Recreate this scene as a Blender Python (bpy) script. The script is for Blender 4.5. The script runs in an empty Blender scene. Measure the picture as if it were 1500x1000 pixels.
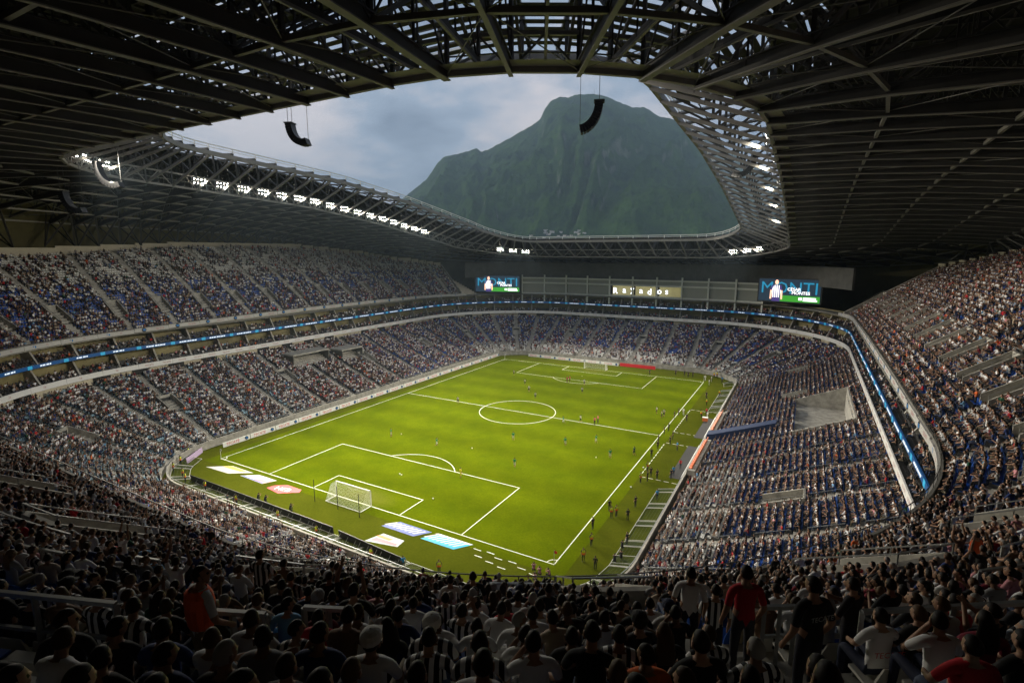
import bpy, math, random
import numpy as np
from mathutils import Vector, Matrix
random.seed(7); rng=np.random.default_rng(7)
SC=bpy.context.scene; COL=SC.collection
R=math.radians
# ---------------------------------------------------------------- camera
CP=Vector((58.230,-106.058,37.774)); YAW,PIT=-0.512869,-0.169304
cf=Vector((math.sin(YAW)*math.cos(PIT),math.cos(YAW)*math.cos(PIT),math.sin(PIT)))
cr=Vector((math.cos(YAW),-math.sin(YAW),0)); cu=cr.cross(cf)
cam=bpy.data.objects.new('camera',bpy.data.cameras.new('camera')); COL.objects.link(cam)
m=Matrix((cr,cu,-cf)).transposed().to_4x4(); m.translation=CP; cam.matrix_world=m
cam.data.sensor_width=36; cam.data.lens=764.2/1500*36; cam.data.clip_start=0.3; cam.data.clip_end=40000
SC.camera=cam
# ---------------------------------------------------------------- world: cloudy dusk sky
SUN_EL,SUN_AZ=R(16),R(250)      # azimuth clockwise from +y
W=bpy.data.worlds.new('World'); SC.world=W; W.use_nodes=True
nt=W.node_tree; nt.nodes.clear(); N=nt.nodes.new; Lk=nt.links.new
out=N('ShaderNodeOutputWorld'); bg=N('ShaderNodeBackground'); bg.inputs[1].default_value=0.1
sky=N('ShaderNodeTexSky'); sky.sky_type='NISHITA'; sky.sun_disc=False; sky.sun_elevation=SUN_EL; sky.sun_rotation=SUN_AZ
tc=N('ShaderNodeTexCoord'); sep=N('ShaderNodeSeparateXYZ'); Lk(tc.outputs['Generated'],sep.inputs[0])
zz=N('ShaderNodeMath'); zz.operation='ABSOLUTE'; Lk(sep.outputs[2],zz.inputs[0])
za=N('ShaderNodeMath'); za.operation='ADD'; za.inputs[1].default_value=0.22; Lk(zz.outputs[0],za.inputs[0])
dx=N('ShaderNodeMath'); dx.operation='DIVIDE'; Lk(sep.outputs[0],dx.inputs[0]); Lk(za.outputs[0],dx.inputs[1])
dy=N('ShaderNodeMath'); dy.operation='DIVIDE'; Lk(sep.outputs[1],dy.inputs[0]); Lk(za.outputs[0],dy.inputs[1])
cmb=N('ShaderNodeCombineXYZ'); Lk(dx.outputs[0],cmb.inputs[0]); Lk(dy.outputs[0],cmb.inputs[1])
n1=N('ShaderNodeTexNoise'); n1.inputs['Scale'].default_value=1.25; n1.inputs['Detail'].default_value=9; n1.inputs['Roughness'].default_value=0.58; Lk(cmb.outputs[0],n1.inputs['Vector'])
rp=N('ShaderNodeValToRGB'); e=rp.color_ramp.elements
e[0].position=0.37; e[0].color=(.95,1.2,1.6,1); e[1].position=0.60; e[1].color=(3.5,3.25,3.3,1)
k=e.new(0.48); k.color=(1.6,1.95,2.45,1)
Lk(n1.outputs['Fac'],rp.inputs[0])
mx=N('ShaderNodeMix'); mx.data_type='RGBA'; mx.inputs[0].default_value=0.94
Lk(sky.outputs[0],mx.inputs[6]); Lk(rp.outputs[0],mx.inputs[7]); Lk(mx.outputs[2],bg.inputs[0]); Lk(bg.outputs[0],out.inputs[0])
sun=bpy.data.objects.new('sun',bpy.data.lights.new('sun','SUN')); COL.objects.link(sun)
sun.data.energy=0.7; sun.data.angle=R(14); sun.data.color=(1,0.88,0.74)
sd=Vector((math.sin(SUN_AZ)*math.cos(SUN_EL),math.cos(SUN_AZ)*math.cos(SUN_EL),math.sin(SUN_EL)))
sun.rotation_euler=sd.to_track_quat('Z','Y').to_euler()
SC.view_settings.view_transform='Standard'; SC.view_settings.look='None'; SC.view_settings.exposure=1.38; SC.view_settings.gamma=1
SC.render.engine='CYCLES'
cy=SC.cycles; cy.max_bounces=6; cy.diffuse_bounces=3; cy.glossy_bounces=2; cy.transmission_bounces=3; cy.volume_bounces=0; cy.transparent_max_bounces=8
FLOOD_W=34500.0; HAZE_D=0.00011
# ---------------------------------------------------------------- helpers
class MB:
    def __init__(s): s.v=[]; s.f=[]; s.m=[]
    def quad(s,a,b,c,d,mi=0):
        n=len(s.v); s.v+= [tuple(a),tuple(b),tuple(c),tuple(d)]; s.f.append((n,n+1,n+2,n+3)); s.m.append(mi)
    def poly(s,pts,mi=0):
        n=len(s.v); s.v+=[tuple(p) for p in pts]; s.f.append(tuple(range(n,n+len(pts)))); s.m.append(mi)
    def hexa(s,b,t,mi=0):
        n=len(s.v); s.v+=[tuple(p) for p in b]+[tuple(p) for p in t]
        for q in ((3,2,1,0),(4,5,6,7),(0,1,5,4),(1,2,6,5),(2,3,7,6),(3,0,4,7)): s.f.append(tuple(n+i for i in q)); s.m.append(mi)
    def box(s,c,d,mi=0,rz=0):
        c=Vector(c); hx,hy,hz=d[0]/2,d[1]/2,d[2]/2; cs,sn=math.cos(rz),math.sin(rz)
        def P(x,y,z): return (c.x+x*cs-y*sn,c.y+x*sn+y*cs,c.z+z)
        s.hexa([P(-hx,-hy,-hz),P(hx,-hy,-hz),P(hx,hy,-hz),P(-hx,hy,-hz)],[P(-hx,-hy,hz),P(hx,-hy,hz),P(hx,hy,hz),P(-hx,hy,hz)],mi)
    def bar(s,p,q,w,h=None,mi=0,up=(0,0,1)):
        h=h or w; p=Vector(p); q=Vector(q); a=(q-p)
        if a.length<1e-6: return
        a.normalize(); u=Vector(up)
        if abs(a.dot(u))>.98: u=Vector((1,0,0)) if abs(a.x)<.9 else Vector((0,1,0))
        r=a.cross(u).normalized(); u=r.cross(a); r*=w/2; u*=h/2
        s.hexa([p-r-u,p+r-u,p+r+u,p-r+u],[q-r-u,q+r-u,q+r+u,q-r+u],mi)
    def build(s,name,mats,parent=None,smooth=False,loc=None):
        me=bpy.data.meshes.new(name); me.from_pydata(s.v,[],s.f)
        mats=mats if isinstance(mats,(list,tuple)) else [mats]
        for x in mats: me.materials.append(x)
        if len(mats)>1: me.polygons.foreach_set('material_index',s.m)
        if smooth: me.polygons.foreach_set('use_smooth',[True]*len(s.f))
        me.update()
        return link(name,me,parent,loc)
def link(name,data,parent=None,loc=None,rz=None):
    o=bpy.data.objects.new(name,data); COL.objects.link(o)
    if parent: o.parent=parent
    if loc is not None: o.location=loc
    if rz is not None: o.rotation_euler=(0,0,rz)
    return o
def tag(o,label=None,cat=None,group=None,kind=None):
    if label: o['label']=label
    if cat: o['category']=cat
    if group: o['group']=group
    if kind: o['kind']=kind
    return o
def thing(name,label,cat,loc=(0,0,0),rz=0,group=None): return tag(link(name,None,None,loc,rz),label,cat,group)
def copy_tree(o,loc=None,rz=None,parent=None,label=None,group=None):
    c=o.copy(); COL.objects.link(c); c.parent=parent
    if loc is not None: c.location=loc
    if rz is not None: c.rotation_euler=(0,0,rz)
    if label: c['label']=label
    if group: c['group']=group
    for ch in o.children: copy_tree(ch,parent=c)
    return c
def mat(name,col,rough=.6,metal=0,noise=None,scale=5,bump=0,emit=None,spec=.4,coord='Object'):
    M=bpy.data.materials.new(name); M.use_nodes=True; t=M.node_tree; b=t.nodes['Principled BSDF']
    b.inputs['Base Color'].default_value=(*col,1); b.inputs['Roughness'].default_value=rough; b.inputs['Metallic'].default_value=metal
    b.inputs['Specular IOR Level'].default_value=spec
    if emit: b.inputs['Emission Color'].default_value=(*emit[:3],1); b.inputs['Emission Strength'].default_value=emit[3]
    if noise:
        tc=t.nodes.new('ShaderNodeTexCoord'); n=t.nodes.new('ShaderNodeTexNoise'); n.inputs['Scale'].default_value=scale; n.inputs['Detail'].default_value=6; n.inputs['Roughness'].default_value=.65
        t.links.new(tc.outputs[coord],n.inputs['Vector'])
        r=t.nodes.new('ShaderNodeValToRGB'); r.color_ramp.elements[0].position=.3; r.color_ramp.elements[1].position=.7
        r.color_ramp.elements[0].color=(*[c*(1-noise) for c in col],1); r.color_ramp.elements[1].color=(*[min(1,c*(1+noise)) for c in col],1)
        t.links.new(n.outputs['Fac'],r.inputs[0]); t.links.new(r.outputs[0],b.inputs['Base Color'])
        if bump:
            bp=t.nodes.new('ShaderNodeBump'); bp.inputs['Strength'].default_value=bump; t.links.new(n.outputs['Fac'],bp.inputs['Height']); t.links.new(bp.outputs[0],b.inputs['Normal'])
    return M
def text_mesh(s,size,ext=0.0,shear=0.0):
    cu=bpy.data.curves.new('txt','FONT'); cu.body=s; cu.size=size; cu.align_x='CENTER'; cu.align_y='CENTER'; cu.extrude=ext; cu.shear=shear; cu.resolution_u=2
    o=bpy.data.objects.new('txt',cu); COL.objects.link(o)
    dg=bpy.context.evaluated_depsgraph_get(); me=bpy.data.meshes.new_from_object(o.evaluated_get(dg)); bpy.data.objects.remove(o); bpy.data.curves.remove(cu)
    xs=[v.co.x for v in me.vertices]; ys=[v.co.y for v in me.vertices]; ox,oy=(max(xs)+min(xs))/2,(max(ys)+min(ys))/2
    for v in me.vertices: v.co.x-=ox; v.co.y-=oy
    return me
# ---------------------------------------------------------------- materials
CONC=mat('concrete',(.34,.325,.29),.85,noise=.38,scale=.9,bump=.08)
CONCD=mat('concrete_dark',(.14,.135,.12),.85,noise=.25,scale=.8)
CREAM=mat('cream_panel',(.55,.50,.38),.7,noise=.08,scale=.5)
STEEL=mat('grey_painted_steel',(.22,.21,.19),.5,.2,noise=.15,scale=.7)
STEELD=mat('dark_and_shade_steel',(.055,.054,.05),.55,.2,noise=.2,scale=.5)  # darker twin of STEEL; on roof webs its colour carries the shade
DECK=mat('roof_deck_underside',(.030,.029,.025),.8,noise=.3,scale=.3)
WALLY=mat('daylight_tint_wall',(.10,.09,.035),.8,noise=.3,scale=.15)  # yellow daylight from the louvres is put into the wall colour
WHITE=mat('white_paint',(.78,.78,.76),.5)
BLACK=mat('black_plastic',(.02,.02,.022),.5)
RED=mat('red_print',(.62,.025,.03),.5)
BLUEP=mat('blue_print',(.02,.16,.45),.5)
CYAN=mat('cyan_print',(.02,.38,.60),.5)
GALV=mat('galvanised_tube',(.30,.31,.31),.45,.5)
CABLE=mat('cable',(.05,.05,.05),.5)
RUBBER_SHADE=mat('dark_floor_and_shade',(.03,.03,.03),.8)  # dark floors, also painted shade inside doorways and stair openings
GLASSD=mat('dark_glass',(.02,.025,.025),.08,spec=.6)
# ---------------------------------------------------------------- bowl geometry
CX,CY=1.0,0.0; A,B,RR=42.0,64.0,15.0
SEG=[2*(B-RR),(RR+26)*math.pi/2,2*(A-RR),(RR+26)*math.pi/2]*2
CUM=np.concatenate([[0],np.cumsum(SEG)]); TT=float(CUM[-1])
def piece(t):
    t%=TT
    i=int(np.searchsorted(CUM,t,side='right')-1); i=min(i,7)
    return i,(t-CUM[i])/SEG[i]
def rrect(i,f,cx,cy,a,b,r):
    if i==0: return cx+a, cy-(b-r)+f*2*(b-r),1,0
    if i==2: return cx+(a-r)-f*2*(a-r), cy+b,0,1
    if i==4: return cx-a, cy+(b-r)-f*2*(b-r),-1,0
    if i==6: return cx-(a-r)+f*2*(a-r), cy-b,0,-1
    k={1:0,3:1,5:2,7:3}[i]; an=(k+f)*math.pi/2
    ox=cx+(a-r)*(1 if k in(0,3) else -1); oy=cy+(b-r)*(1 if k in(0,1) else -1)
    return ox+r*math.cos(an),oy+r*math.sin(an),math.cos(an),math.sin(an)
def RP(d,t):
    i,f=piece(t); x,y,nx,ny=rrect(i,f,CX,CY,A,B,RR)
    return x+nx*d,y+ny*d,nx,ny
def P(d,t,z): x,y,_,_=RP(d,t); return (x,y,z)
def tscale(d,t): i,_=piece(t); return (RR+d)/(RR+26) if i%2 else 1.0   # metres per t
TF0,TF1=109.0,262.0          # far end without upper tier
NT=260; TS=[TT*i/NT for i in range(NT+1)]
LOW_N,LOW_T,LOW_D0=30,.85,.9
def low_z(k): return 1.0+k*.30+k*k*.0014
LOW_TOP=low_z(LOW_N); LOW_DT=LOW_D0+LOW_N*LOW_T
UP_T,UP_R,UP_D0,UP_Z0=.8,.5,26.3,20.8
def up_rows(t):
    t%=TT
    if TF0<t<TF1: return 0
    y=RP(40,t)[1]
    n=int(np.interp(y,[-125,-95,-61,-16,20,45,66,80,100],[38,36,31,36,35,30,23,19,14]))
    return n
def lerp(a,b,f): return a+(b-a)*f
# ---------------------------------------------------------------- ground
GR=bpy.data.materials.new('turf'); GR.use_nodes=True
def turf(M,c1,c2,stripe):
    t=M.node_tree; b=t.nodes['Principled BSDF']; b.inputs['Roughness'].default_value=.95; b.inputs['Specular IOR Level'].default_value=.0
    tc=t.nodes.new('ShaderNodeTexCoord'); n=t.nodes.new('ShaderNodeTexNoise'); n.inputs['Scale'].default_value=.16; n.inputs['Detail'].default_value=8; n.inputs['Roughness'].default_value=.7
    t.links.new(tc.outputs['Object'],n.inputs['Vector'])
    r=t.nodes.new('ShaderNodeValToRGB'); r.color_ramp.elements[0].position=.32; r.color_ramp.elements[1].position=.68
    r.color_ramp.elements[0].color=(*c1,1); r.color_ramp.elements[1].color=(*c2,1); t.links.new(n.outputs['Fac'],r.inputs[0])
    sp=t.nodes.new('ShaderNodeSeparateXYZ'); t.links.new(tc.outputs['Object'],sp.inputs[0])
    ml=t.nodes.new('ShaderNodeMath'); ml.operation='MULTIPLY'; ml.inputs[1].default_value=math.pi/5.25; t.links.new(sp.outputs[1],ml.inputs[0])
    sn=t.nodes.new('ShaderNodeMath'); sn.operation='SINE'; t.links.new(ml.outputs[0],sn.inputs[0])
    sg=t.nodes.new('ShaderNodeMath'); sg.operation='MULTIPLY_ADD'; sg.inputs[1].default_value=stripe; sg.inputs[2].default_value=1.0; t.links.new(sn.outputs[0],sg.inputs[0])
    n2=t.nodes.new('ShaderNodeTexNoise'); n2.inputs['Scale'].default_value=3.0; n2.inputs['Detail'].default_value=5; t.links.new(tc.outputs['Object'],n2.inputs['Vector'])
    m2=t.nodes.new('ShaderNodeMath'); m2.operation='MULTIPLY_ADD'; m2.inputs[1].default_value=.5; m2.inputs[2].default_value=.75; t.links.new(n2.outputs['Fac'],m2.inputs[0])
    m3=t.nodes.new('ShaderNodeMath'); m3.operation='MULTIPLY'; t.links.new(sg.outputs[0],m3.inputs[0]); t.links.new(m2.outputs[0],m3.inputs[1])
    vm=t.nodes.new('ShaderNodeVectorMath'); vm.operation='SCALE'; t.links.new(r.outputs[0],vm.inputs[0]); t.links.new(m3.outputs[0],vm.inputs['Scale']); t.links.new(vm.outputs[0],b.inputs['Base Color'])
    if stripe:
        ay=t.nodes.new('ShaderNodeMath'); ay.operation='ABSOLUTE'; t.links.new(sp.outputs[1],ay.inputs[0])
        vy=t.nodes.new('ShaderNodeMath'); vy.operation='SUBTRACT'; vy.inputs[1].default_value=50.5; t.links.new(ay.outputs[0],vy.inputs[0])
        cv=t.nodes.new('ShaderNodeCombineXYZ'); sx=t.nodes.new('ShaderNodeMath'); sx.operation='MULTIPLY'; sx.inputs[1].default_value=.45; t.links.new(sp.outputs[0],sx.inputs[0]); t.links.new(sx.outputs[0],cv.inputs[0]); t.links.new(vy.outputs[0],cv.inputs[1])
        ln_=t.nodes.new('ShaderNodeVectorMath'); ln_.operation='LENGTH'; t.links.new(cv.outputs[0],ln_.inputs[0])
        mr=t.nodes.new('ShaderNodeMapRange'); mr.inputs[1].default_value=.4; mr.inputs[2].default_value=3.2; mr.inputs[3].default_value=.75; mr.inputs[4].default_value=0; t.links.new(ln_.outputs['Value'],mr.inputs[0])
        mm=t.nodes.new('ShaderNodeMath'); mm.operation='MULTIPLY'; t.links.new(mr.outputs[0],mm.inputs[0]); t.links.new(n2.outputs['Fac'],mm.inputs[1])
        xw=t.nodes.new('ShaderNodeMix'); xw.data_type='RGBA'; t.links.new(mm.outputs[0],xw.inputs[0]); t.links.new(vm.outputs[0],xw.inputs[6]); xw.inputs[7].default_value=(.15,.13,.04,1); t.links.new(xw.outputs[2],b.inputs['Base Color'])
turf(GR,(.058,.084,.0015),(.090,.116,.002),.10)
SUR=bpy.data.materials.new('surround_turf'); SUR.use_nodes=True; turf(SUR,(.052,.064,.004),(.074,.084,.006),0)
LAND=mat('outer_land',(.09,.10,.06),.9,noise=.4,scale=.01)
LINE=mat('line_paint',(.72,.74,.62),.8,noise=.12,scale=2)
g=MB(); S=7500; g.quad((-S,-S,-.6),(S,-S,-.6),(S,S,-.6),(-S,S,-.6)); tag(g.build('ground',LAND),kind='structure')
g=MB(); g.poly([P(26,t,-.01) for t in TS[:-1]]); tag(g.build('pitch_surround',SUR),kind='structure')
g=MB(); g.quad((-36,-54.5,.0),(36,-54.5,.0),(36,54.5,.0),(-36,54.5,.0)); pitch=tag(g.build('pitch',GR),kind='structure')
g=MB(); LW=.13
def gl(x0,y0,x1,y1,w=LW):
    a=Vector((x1-x0,y1-y0,0)).normalized(); n=Vector((-a.y,a.x,0))*w/2; a*=w/2
    p=Vector((x0,y0,.004))-a; q=Vector((x1,y1,.004))+a; g.quad(p-n,q-n,q+n,p+n)
def arc(cx,cy,r,a0,a1,n=64):
    for i in range(n):
        b0=a0+(a1-a0)*i/n; b1=a0+(a1-a0)*(i+1)/n; r0,r1=r-LW/2,r+LW/2
        g.quad((cx+r0*math.cos(b0),cy+r0*math.sin(b0),.0065),(cx+r1*math.cos(b0),cy+r1*math.sin(b0),.0065),(cx+r1*math.cos(b1),cy+r1*math.sin(b1),.0065),(cx+r0*math.cos(b1),cy+r0*math.sin(b1),.0065))
gl(-34,-52.5,34,-52.5); gl(-34,52.5,34,52.5); gl(-34,-52.3,-34,52.3); gl(34,-52.3,34,52.3); gl(-33.8,0,33.8,0); arc(0,0,9.15,0,2*math.pi,96)
for s in(-1,1):
    for hw,dp in((20.16,16.5),(9.16,5.5)):
        gl(-hw,s*52.3,-hw,s*(52.5-dp)); gl(hw,s*52.3,hw,s*(52.5-dp)); gl(-hw+.2,s*(52.5-dp),hw-.2,s*(52.5-dp))
    th=math.acos(5.5/9.15); mid=-s*math.pi/2; arc(0,s*41.5,9.15,mid-th,mid+th,40)
    for sx in(-1,1):
        a0={(1,1):math.pi,(-1,1):1.5*math.pi,(-1,-1):0,(1,-1):.5*math.pi}[(sx,s)]; arc(sx*34,s*52.5,1,a0,a0+math.pi/2,10)
    g.quad(*[(x,y,.0065) for x,y in((-.12,s*41.5-.12),(.12,s*41.5-.12),(.12,s*41.5+.12),(-.12,s*41.5+.12))])
# technical area dashes and warm-up marks
for y in(-22,-3.6,3.6,22):
    for i in range(5): gl(36.2+i*1.3,y,36.9+i*1.3,y)
for y0,y1 in((-22,-4),(4,22)):
    n=12
    for i in range(n): gl(36,y0+(y1-y0)*i/n,36,y0+(y1-y0)*(i+.55)/n)
for (x,y) in((23.5,-54.4),(25.4,-54.2),(26.9,-54.8),(28.8,-54.6),(24.4,-55.6),(26.3,-56),(28.2,-56.3),(30.4,-55.2),(32.2,-55.6),(36.4,-56.0)): gl(x,y,x+1,y)
gl(36.4,-57.2,37.4,-56)
ln=g.build('painted_lines',LINE,pitch)
# ---------------------------------------------------------------- lower stand
lower=thing('lower_stand','concrete lower terrace of rows circling the pitch','stand')
RBIT=[]
def ring(name,d0,d1,z0,z1,m,par,t0=0,t1=TT,thick=True,n=NT):
    g=MB(); k=max(2,int(n*(t1-t0)/TT)); ts=[lerp(t0,t1,i/k) for i in range(k+1)]
    for a,b in zip(ts,ts[1:]):
        g.quad(P(d0,a,z1),P(d0,b,z1),P(d1,b,z1),P(d1,a,z1)); g.quad(P(d0,a,z0),P(d0,b,z0),P(d0,b,z1),P(d0,a,z1))
    return g.build(name,m,par)
def block(name,d0,d1,z0,z1,m,par,t0,t1,n=NT,mi=None):   # closed curved box
    g=MB(); k=max(1,int(round(n*(t1-t0)/TT))); ts=[lerp(t0,t1,i/k) for i in range(k+1)]
    for a,b in zip(ts,ts[1:]): g.hexa([P(d0,a,z0),P(d1,a,z0),P(d1,b,z0),P(d0,b,z0)],[P(d0,a,z1),P(d1,a,z1),P(d1,b,z1),P(d0,b,z1)])
    return g.build(name,m,par)
PLAZA=(41.5,64.5,15.2,24.2)     # t range / d range of the open concrete landing in the right lower stand
for k in range(LOW_N):
    cut=PLAZA[2]-.5<LOW_D0+(k+.5)*LOW_T<PLAZA[3]
    ring('terrace_step',LOW_D0+k*LOW_T,LOW_D0+(k+1)*LOW_T+(.0 if k<LOW_N-1 else .8),(low_z(k-1) if k else 0),low_z(k),CONC,lower,*((PLAZA[1]-TT,PLAZA[0]) if cut else (0,TT)))
block('front_wall',0,.25,-.3,1.45,CONC,lower,0,TT)
block('front_rail',.08,.16,1.85,1.92,GALV,lower,0,TT)
# aisles and vomitories, in t
AIS=[TT*(i+.5)/60 for i in range(60)]
def plaza_hit(d,t): return PLAZA[0]<t<PLAZA[1] and PLAZA[2]<d<PLAZA[3]
TUN=(47.2,49.8)                 # covered player tunnel
LVOM=[i for i in range(60) if i%3==1]
def low_block(d,t):
    if plaza_hit(d,t): return True
    if TUN[0]-.4<t<TUN[1]+.4 and d<12.4: return True
    if 27<t<69 and d<1.9: return True
    for i in LVOM:
        if abs(t-AIS[i])*tscale(d,t)<1.7 and 12.2<d<17.2 and not 38<AIS[i]<68: return True
    for (a,b,d0,d1) in LBOX:
        if a<t<b and d0<d<d1: return True
    return False
LBOX=[(323,331,15.5,21.8),(334,346,17.5,22.8)]
for i,ta in enumerate(AIS):
    g=MB(); rl=MB()
    def flush():
        global g
        if g.f: g.build('aisle_stairs',CONC,lower)
        g=MB()
    def flush_rail():
        global rl
        if rl.f: rl.build('aisle_handrail',GALV,lower)
        rl=MB()
    for k in range(LOW_N):
        d0=LOW_D0+k*LOW_T; d=d0+.5*LOW_T
        if low_block(d,ta): flush(); flush_rail(); continue
        w=.6/tscale(d,ta); zt=low_z(k)+(low_z(k+1)-low_z(k))*.5
        g.hexa([P(d0+.42,ta-w,low_z(k)),P(d0+LOW_T-.004,ta-w,low_z(k)),P(d0+LOW_T-.004,ta+w,low_z(k)),P(d0+.42,ta+w,low_z(k))],[P(d0+.42,ta-w,zt),P(d0+LOW_T-.004,ta-w,zt),P(d0+LOW_T-.004,ta+w,zt),P(d0+.42,ta+w,zt)])
        if k%6 in(1,2,3,4):
            z=low_z(k); a=P(d0+.4,ta,z); b=P(d0+.4+LOW_T,ta,low_z(k+1))
            rl.bar((a[0],a[1],z+.95),(b[0],b[1],low_z(k+1)+.95),.06,.06)
            if k%6 in(1,4): rl.bar(a,(a[0],a[1],z+.95),.06,.06)
        else: flush_rail()
    flush(); flush_rail()
def vom(par,ta,d0,d1,zf,half,hz,name='vomitory'):
    # U-shaped concrete parapet round a stair opening, its shade a painted dark sheet
    g=MB(); th=.22
    def pt(d,off,z): x,y,nx,ny=RP(d,ta); return (x-ny*off,y+nx*off,z)
    def wall(a,b,z0a,z1a,z0b,z1b,ta_=th): 
        (da,oa),(db,ob)=a,b
        if da==db: pts=[(da,oa),(da,ob),(da+ta_,ob),(da+ta_,oa)]
        else: s=ta_ if oa>0 else -ta_; pts=[(da,oa),(db,ob),(db,ob+s),(da,oa+s)]
        zb=[z0a,z0b,z0b,z0a] if da!=db else [z0a]*4; zt=[z1a,z1b,z1b,z1a] if da!=db else [z1a]*4
        g.hexa([pt(d,o,z) for (d,o),z in zip(pts,zb)],[pt(d,o,z) for (d,o),z in zip(pts,zt)])
    zA,zB=zf(d0),zf(d1)
    wall((d0,half),(d1,half),zA-.6,zA+hz,zB-1.5,zB+hz); wall((d0,-half),(d1,-half),zA-.6,zA+hz,zB-1.5,zB+hz)
    wall((d1,-half-th),(d1,half+th),zB-1.5,zB+hz,0,0)
    f=zA+.12
    for sg in(-1,1):
        o_=sg*(half+th/2); pa,pb=pt(d0,o_,zA+hz+.4),pt(d1+th/2,o_,zB+hz+.4); g.bar(pa,pb,.05,.05,2)
        for fr in(0,.5,1): q0=Vector(pa).lerp(Vector(pb),fr); g.bar(q0,q0-Vector((0,0,.5)),.05,.05,2)
    g.bar(pt(d1+th/2,-half-th/2,zB+hz+.4),pt(d1+th/2,half+th/2,zB+hz+.4),.05,.05,2)
    g.quad(pt(d0,-half,f),pt(d0,half,f),pt(d1,half,f),pt(d1,-half,f),0)
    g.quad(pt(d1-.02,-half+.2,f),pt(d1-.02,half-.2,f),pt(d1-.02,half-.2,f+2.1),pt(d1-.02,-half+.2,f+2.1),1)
    return g.build(name,[CONC,RUBBER_SHADE,GALV],par)
lowf=lambda d: low_z(max(0,(d-LOW_D0)/LOW_T))
for i in LVOM:
    if not 38<AIS[i]<68: vom(lower,AIS[i],12.4,17.0,lowf,1.35,.95)
# right hand landing (plaza) and tunnel
def pbox(name,d0,d1,t0,t1,z0,z1,m,par): return block(name,d0,d1,z0,z1,m,par,t0,t1)
zp=lowf(PLAZA[2])+.25
# the landing is a concrete tray set on the rows, with high walls at its back and far side
zpl=lowf(PLAZA[2]-.5)+.05
pbox('landing_floor',PLAZA[2]-.6,PLAZA[3],PLAZA[0],PLAZA[1],zpl-.5,zpl,CONC,lower)
pbox('landing_wall',PLAZA[3]-.3,PLAZA[3],PLAZA[0],PLAZA[1],zpl,lowf(PLAZA[3])+1.0,CONC,lower)
def wedge(name,t0,t1,h0):
    g=MB(); d0,d1=PLAZA[2]-.6,PLAZA[3]-.3
    g.hexa([P(d0,t0,zpl-.4),P(d1,t0,zpl-.4),P(d1,t1,zpl-.4),P(d0,t1,zpl-.4)],[P(d0,t0,lowf(d0)+h0),P(d1,t0,lowf(d1)+h0),P(d1,t1,lowf(d1)+h0),P(d0,t1,lowf(d0)+h0)]); g.build(name,CONC,lower)
wedge('landing_wall',PLAZA[1]-.3,PLAZA[1],1.0); wedge('landing_wall',PLAZA[0],PLAZA[0]+.3,1.0)
pbox('landing_door',PLAZA[3]-.36,PLAZA[3]-.304,PLAZA[0]+2,PLAZA[0]+5.5,zpl+.01,zpl+2.2,CREAM,lower)
tn=thing('tunnel_cover','dark blue fabric tunnel cover running up between the dugouts','tunnel')
g=MB()
for i in range(12):
    d0,d1=.4+i,.4+i+1; a,b=TUN
    z0,z1=lowf(d0)+1.5,lowf(d1)+1.5
    g.hexa([P(d0,a,lowf(d0)-.6),P(d1,a,lowf(d1)-.6),P(d1,b,lowf(d1)-.6),P(d0,b,lowf(d0)-.6)],[P(d0,a,z0),P(d1,a,z1),P(d1,b,z1),P(d0,b,z0)])
g.build('canvas_cover',mat('navy_canvas',(.012,.028,.085),.7),tn)
# left hand covered boxes
for (a,b,d0,d1) in LBOX:
    bx=thing('camera_platform','concrete platform with open front set into the left lower rows','platform',group='camera platforms in the left lower stand')
    z=lowf(d0)
    pbox('floor_slab',d0,d1,a,b,z-.8,z+.15,CONC,bx); pbox('roof_slab',d0+.6,d1,a,b,z+3.0,z+3.4,CONC,bx); pbox('back_wall',d1,d1+.25,a,b,z-.8,z+3.4,CONC,bx)
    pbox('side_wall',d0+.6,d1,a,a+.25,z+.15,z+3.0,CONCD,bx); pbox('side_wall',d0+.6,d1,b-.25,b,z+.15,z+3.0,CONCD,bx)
bx['label']='wider concrete platform with open front high in the left lower rows'
# dugouts
ORANGE=mat('orange_seat',(.75,.19,.06),.5)
for s,(t0,t1) in((0,(29,45.8)),(1,(51.2,66))):
    dg=thing('dugout','team dugout with orange seats '+('on the near-corner side of the tunnel cover' if s==0 else 'on the far side of the tunnel cover'),'dugout')
    pbox('side_rail',-.6,-.4,t0,t1,.0,.5,WHITE,dg); pbox('pit_floor',-2.6,0.0,t0,t1,.004,.02,RUBBER_SHADE,dg)
    n=14
    for i in range(n):
        ta=lerp(t0+.6,t1-.6,(i+.5)/n); w=.42
        g=MB(); g.hexa([P(.45,ta-w,2.0),P(.95,ta-w,2.0),P(.95,ta+w,2.0),P(.45,ta+w,2.0)],[P(.45,ta-w,2.12),P(.95,ta-w,2.12),P(.95,ta+w,2.12),P(.45,ta+w,2.12)])
        g.hexa([P(.9,ta-w,2.12),P(1.05,ta-w,2.12),P(1.05,ta+w,2.12),P(.9,ta+w,2.12)],[P(1.0,ta-w,2.75),P(1.12,ta-w,2.75),P(1.12,ta+w,2.75),P(1.0,ta+w,2.75)])
        g.build('seat',ORANGE,dg)
    pbox('bench_plinth',.26,1.6,t0,t1,1.0,2.0,CONC,dg)
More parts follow.
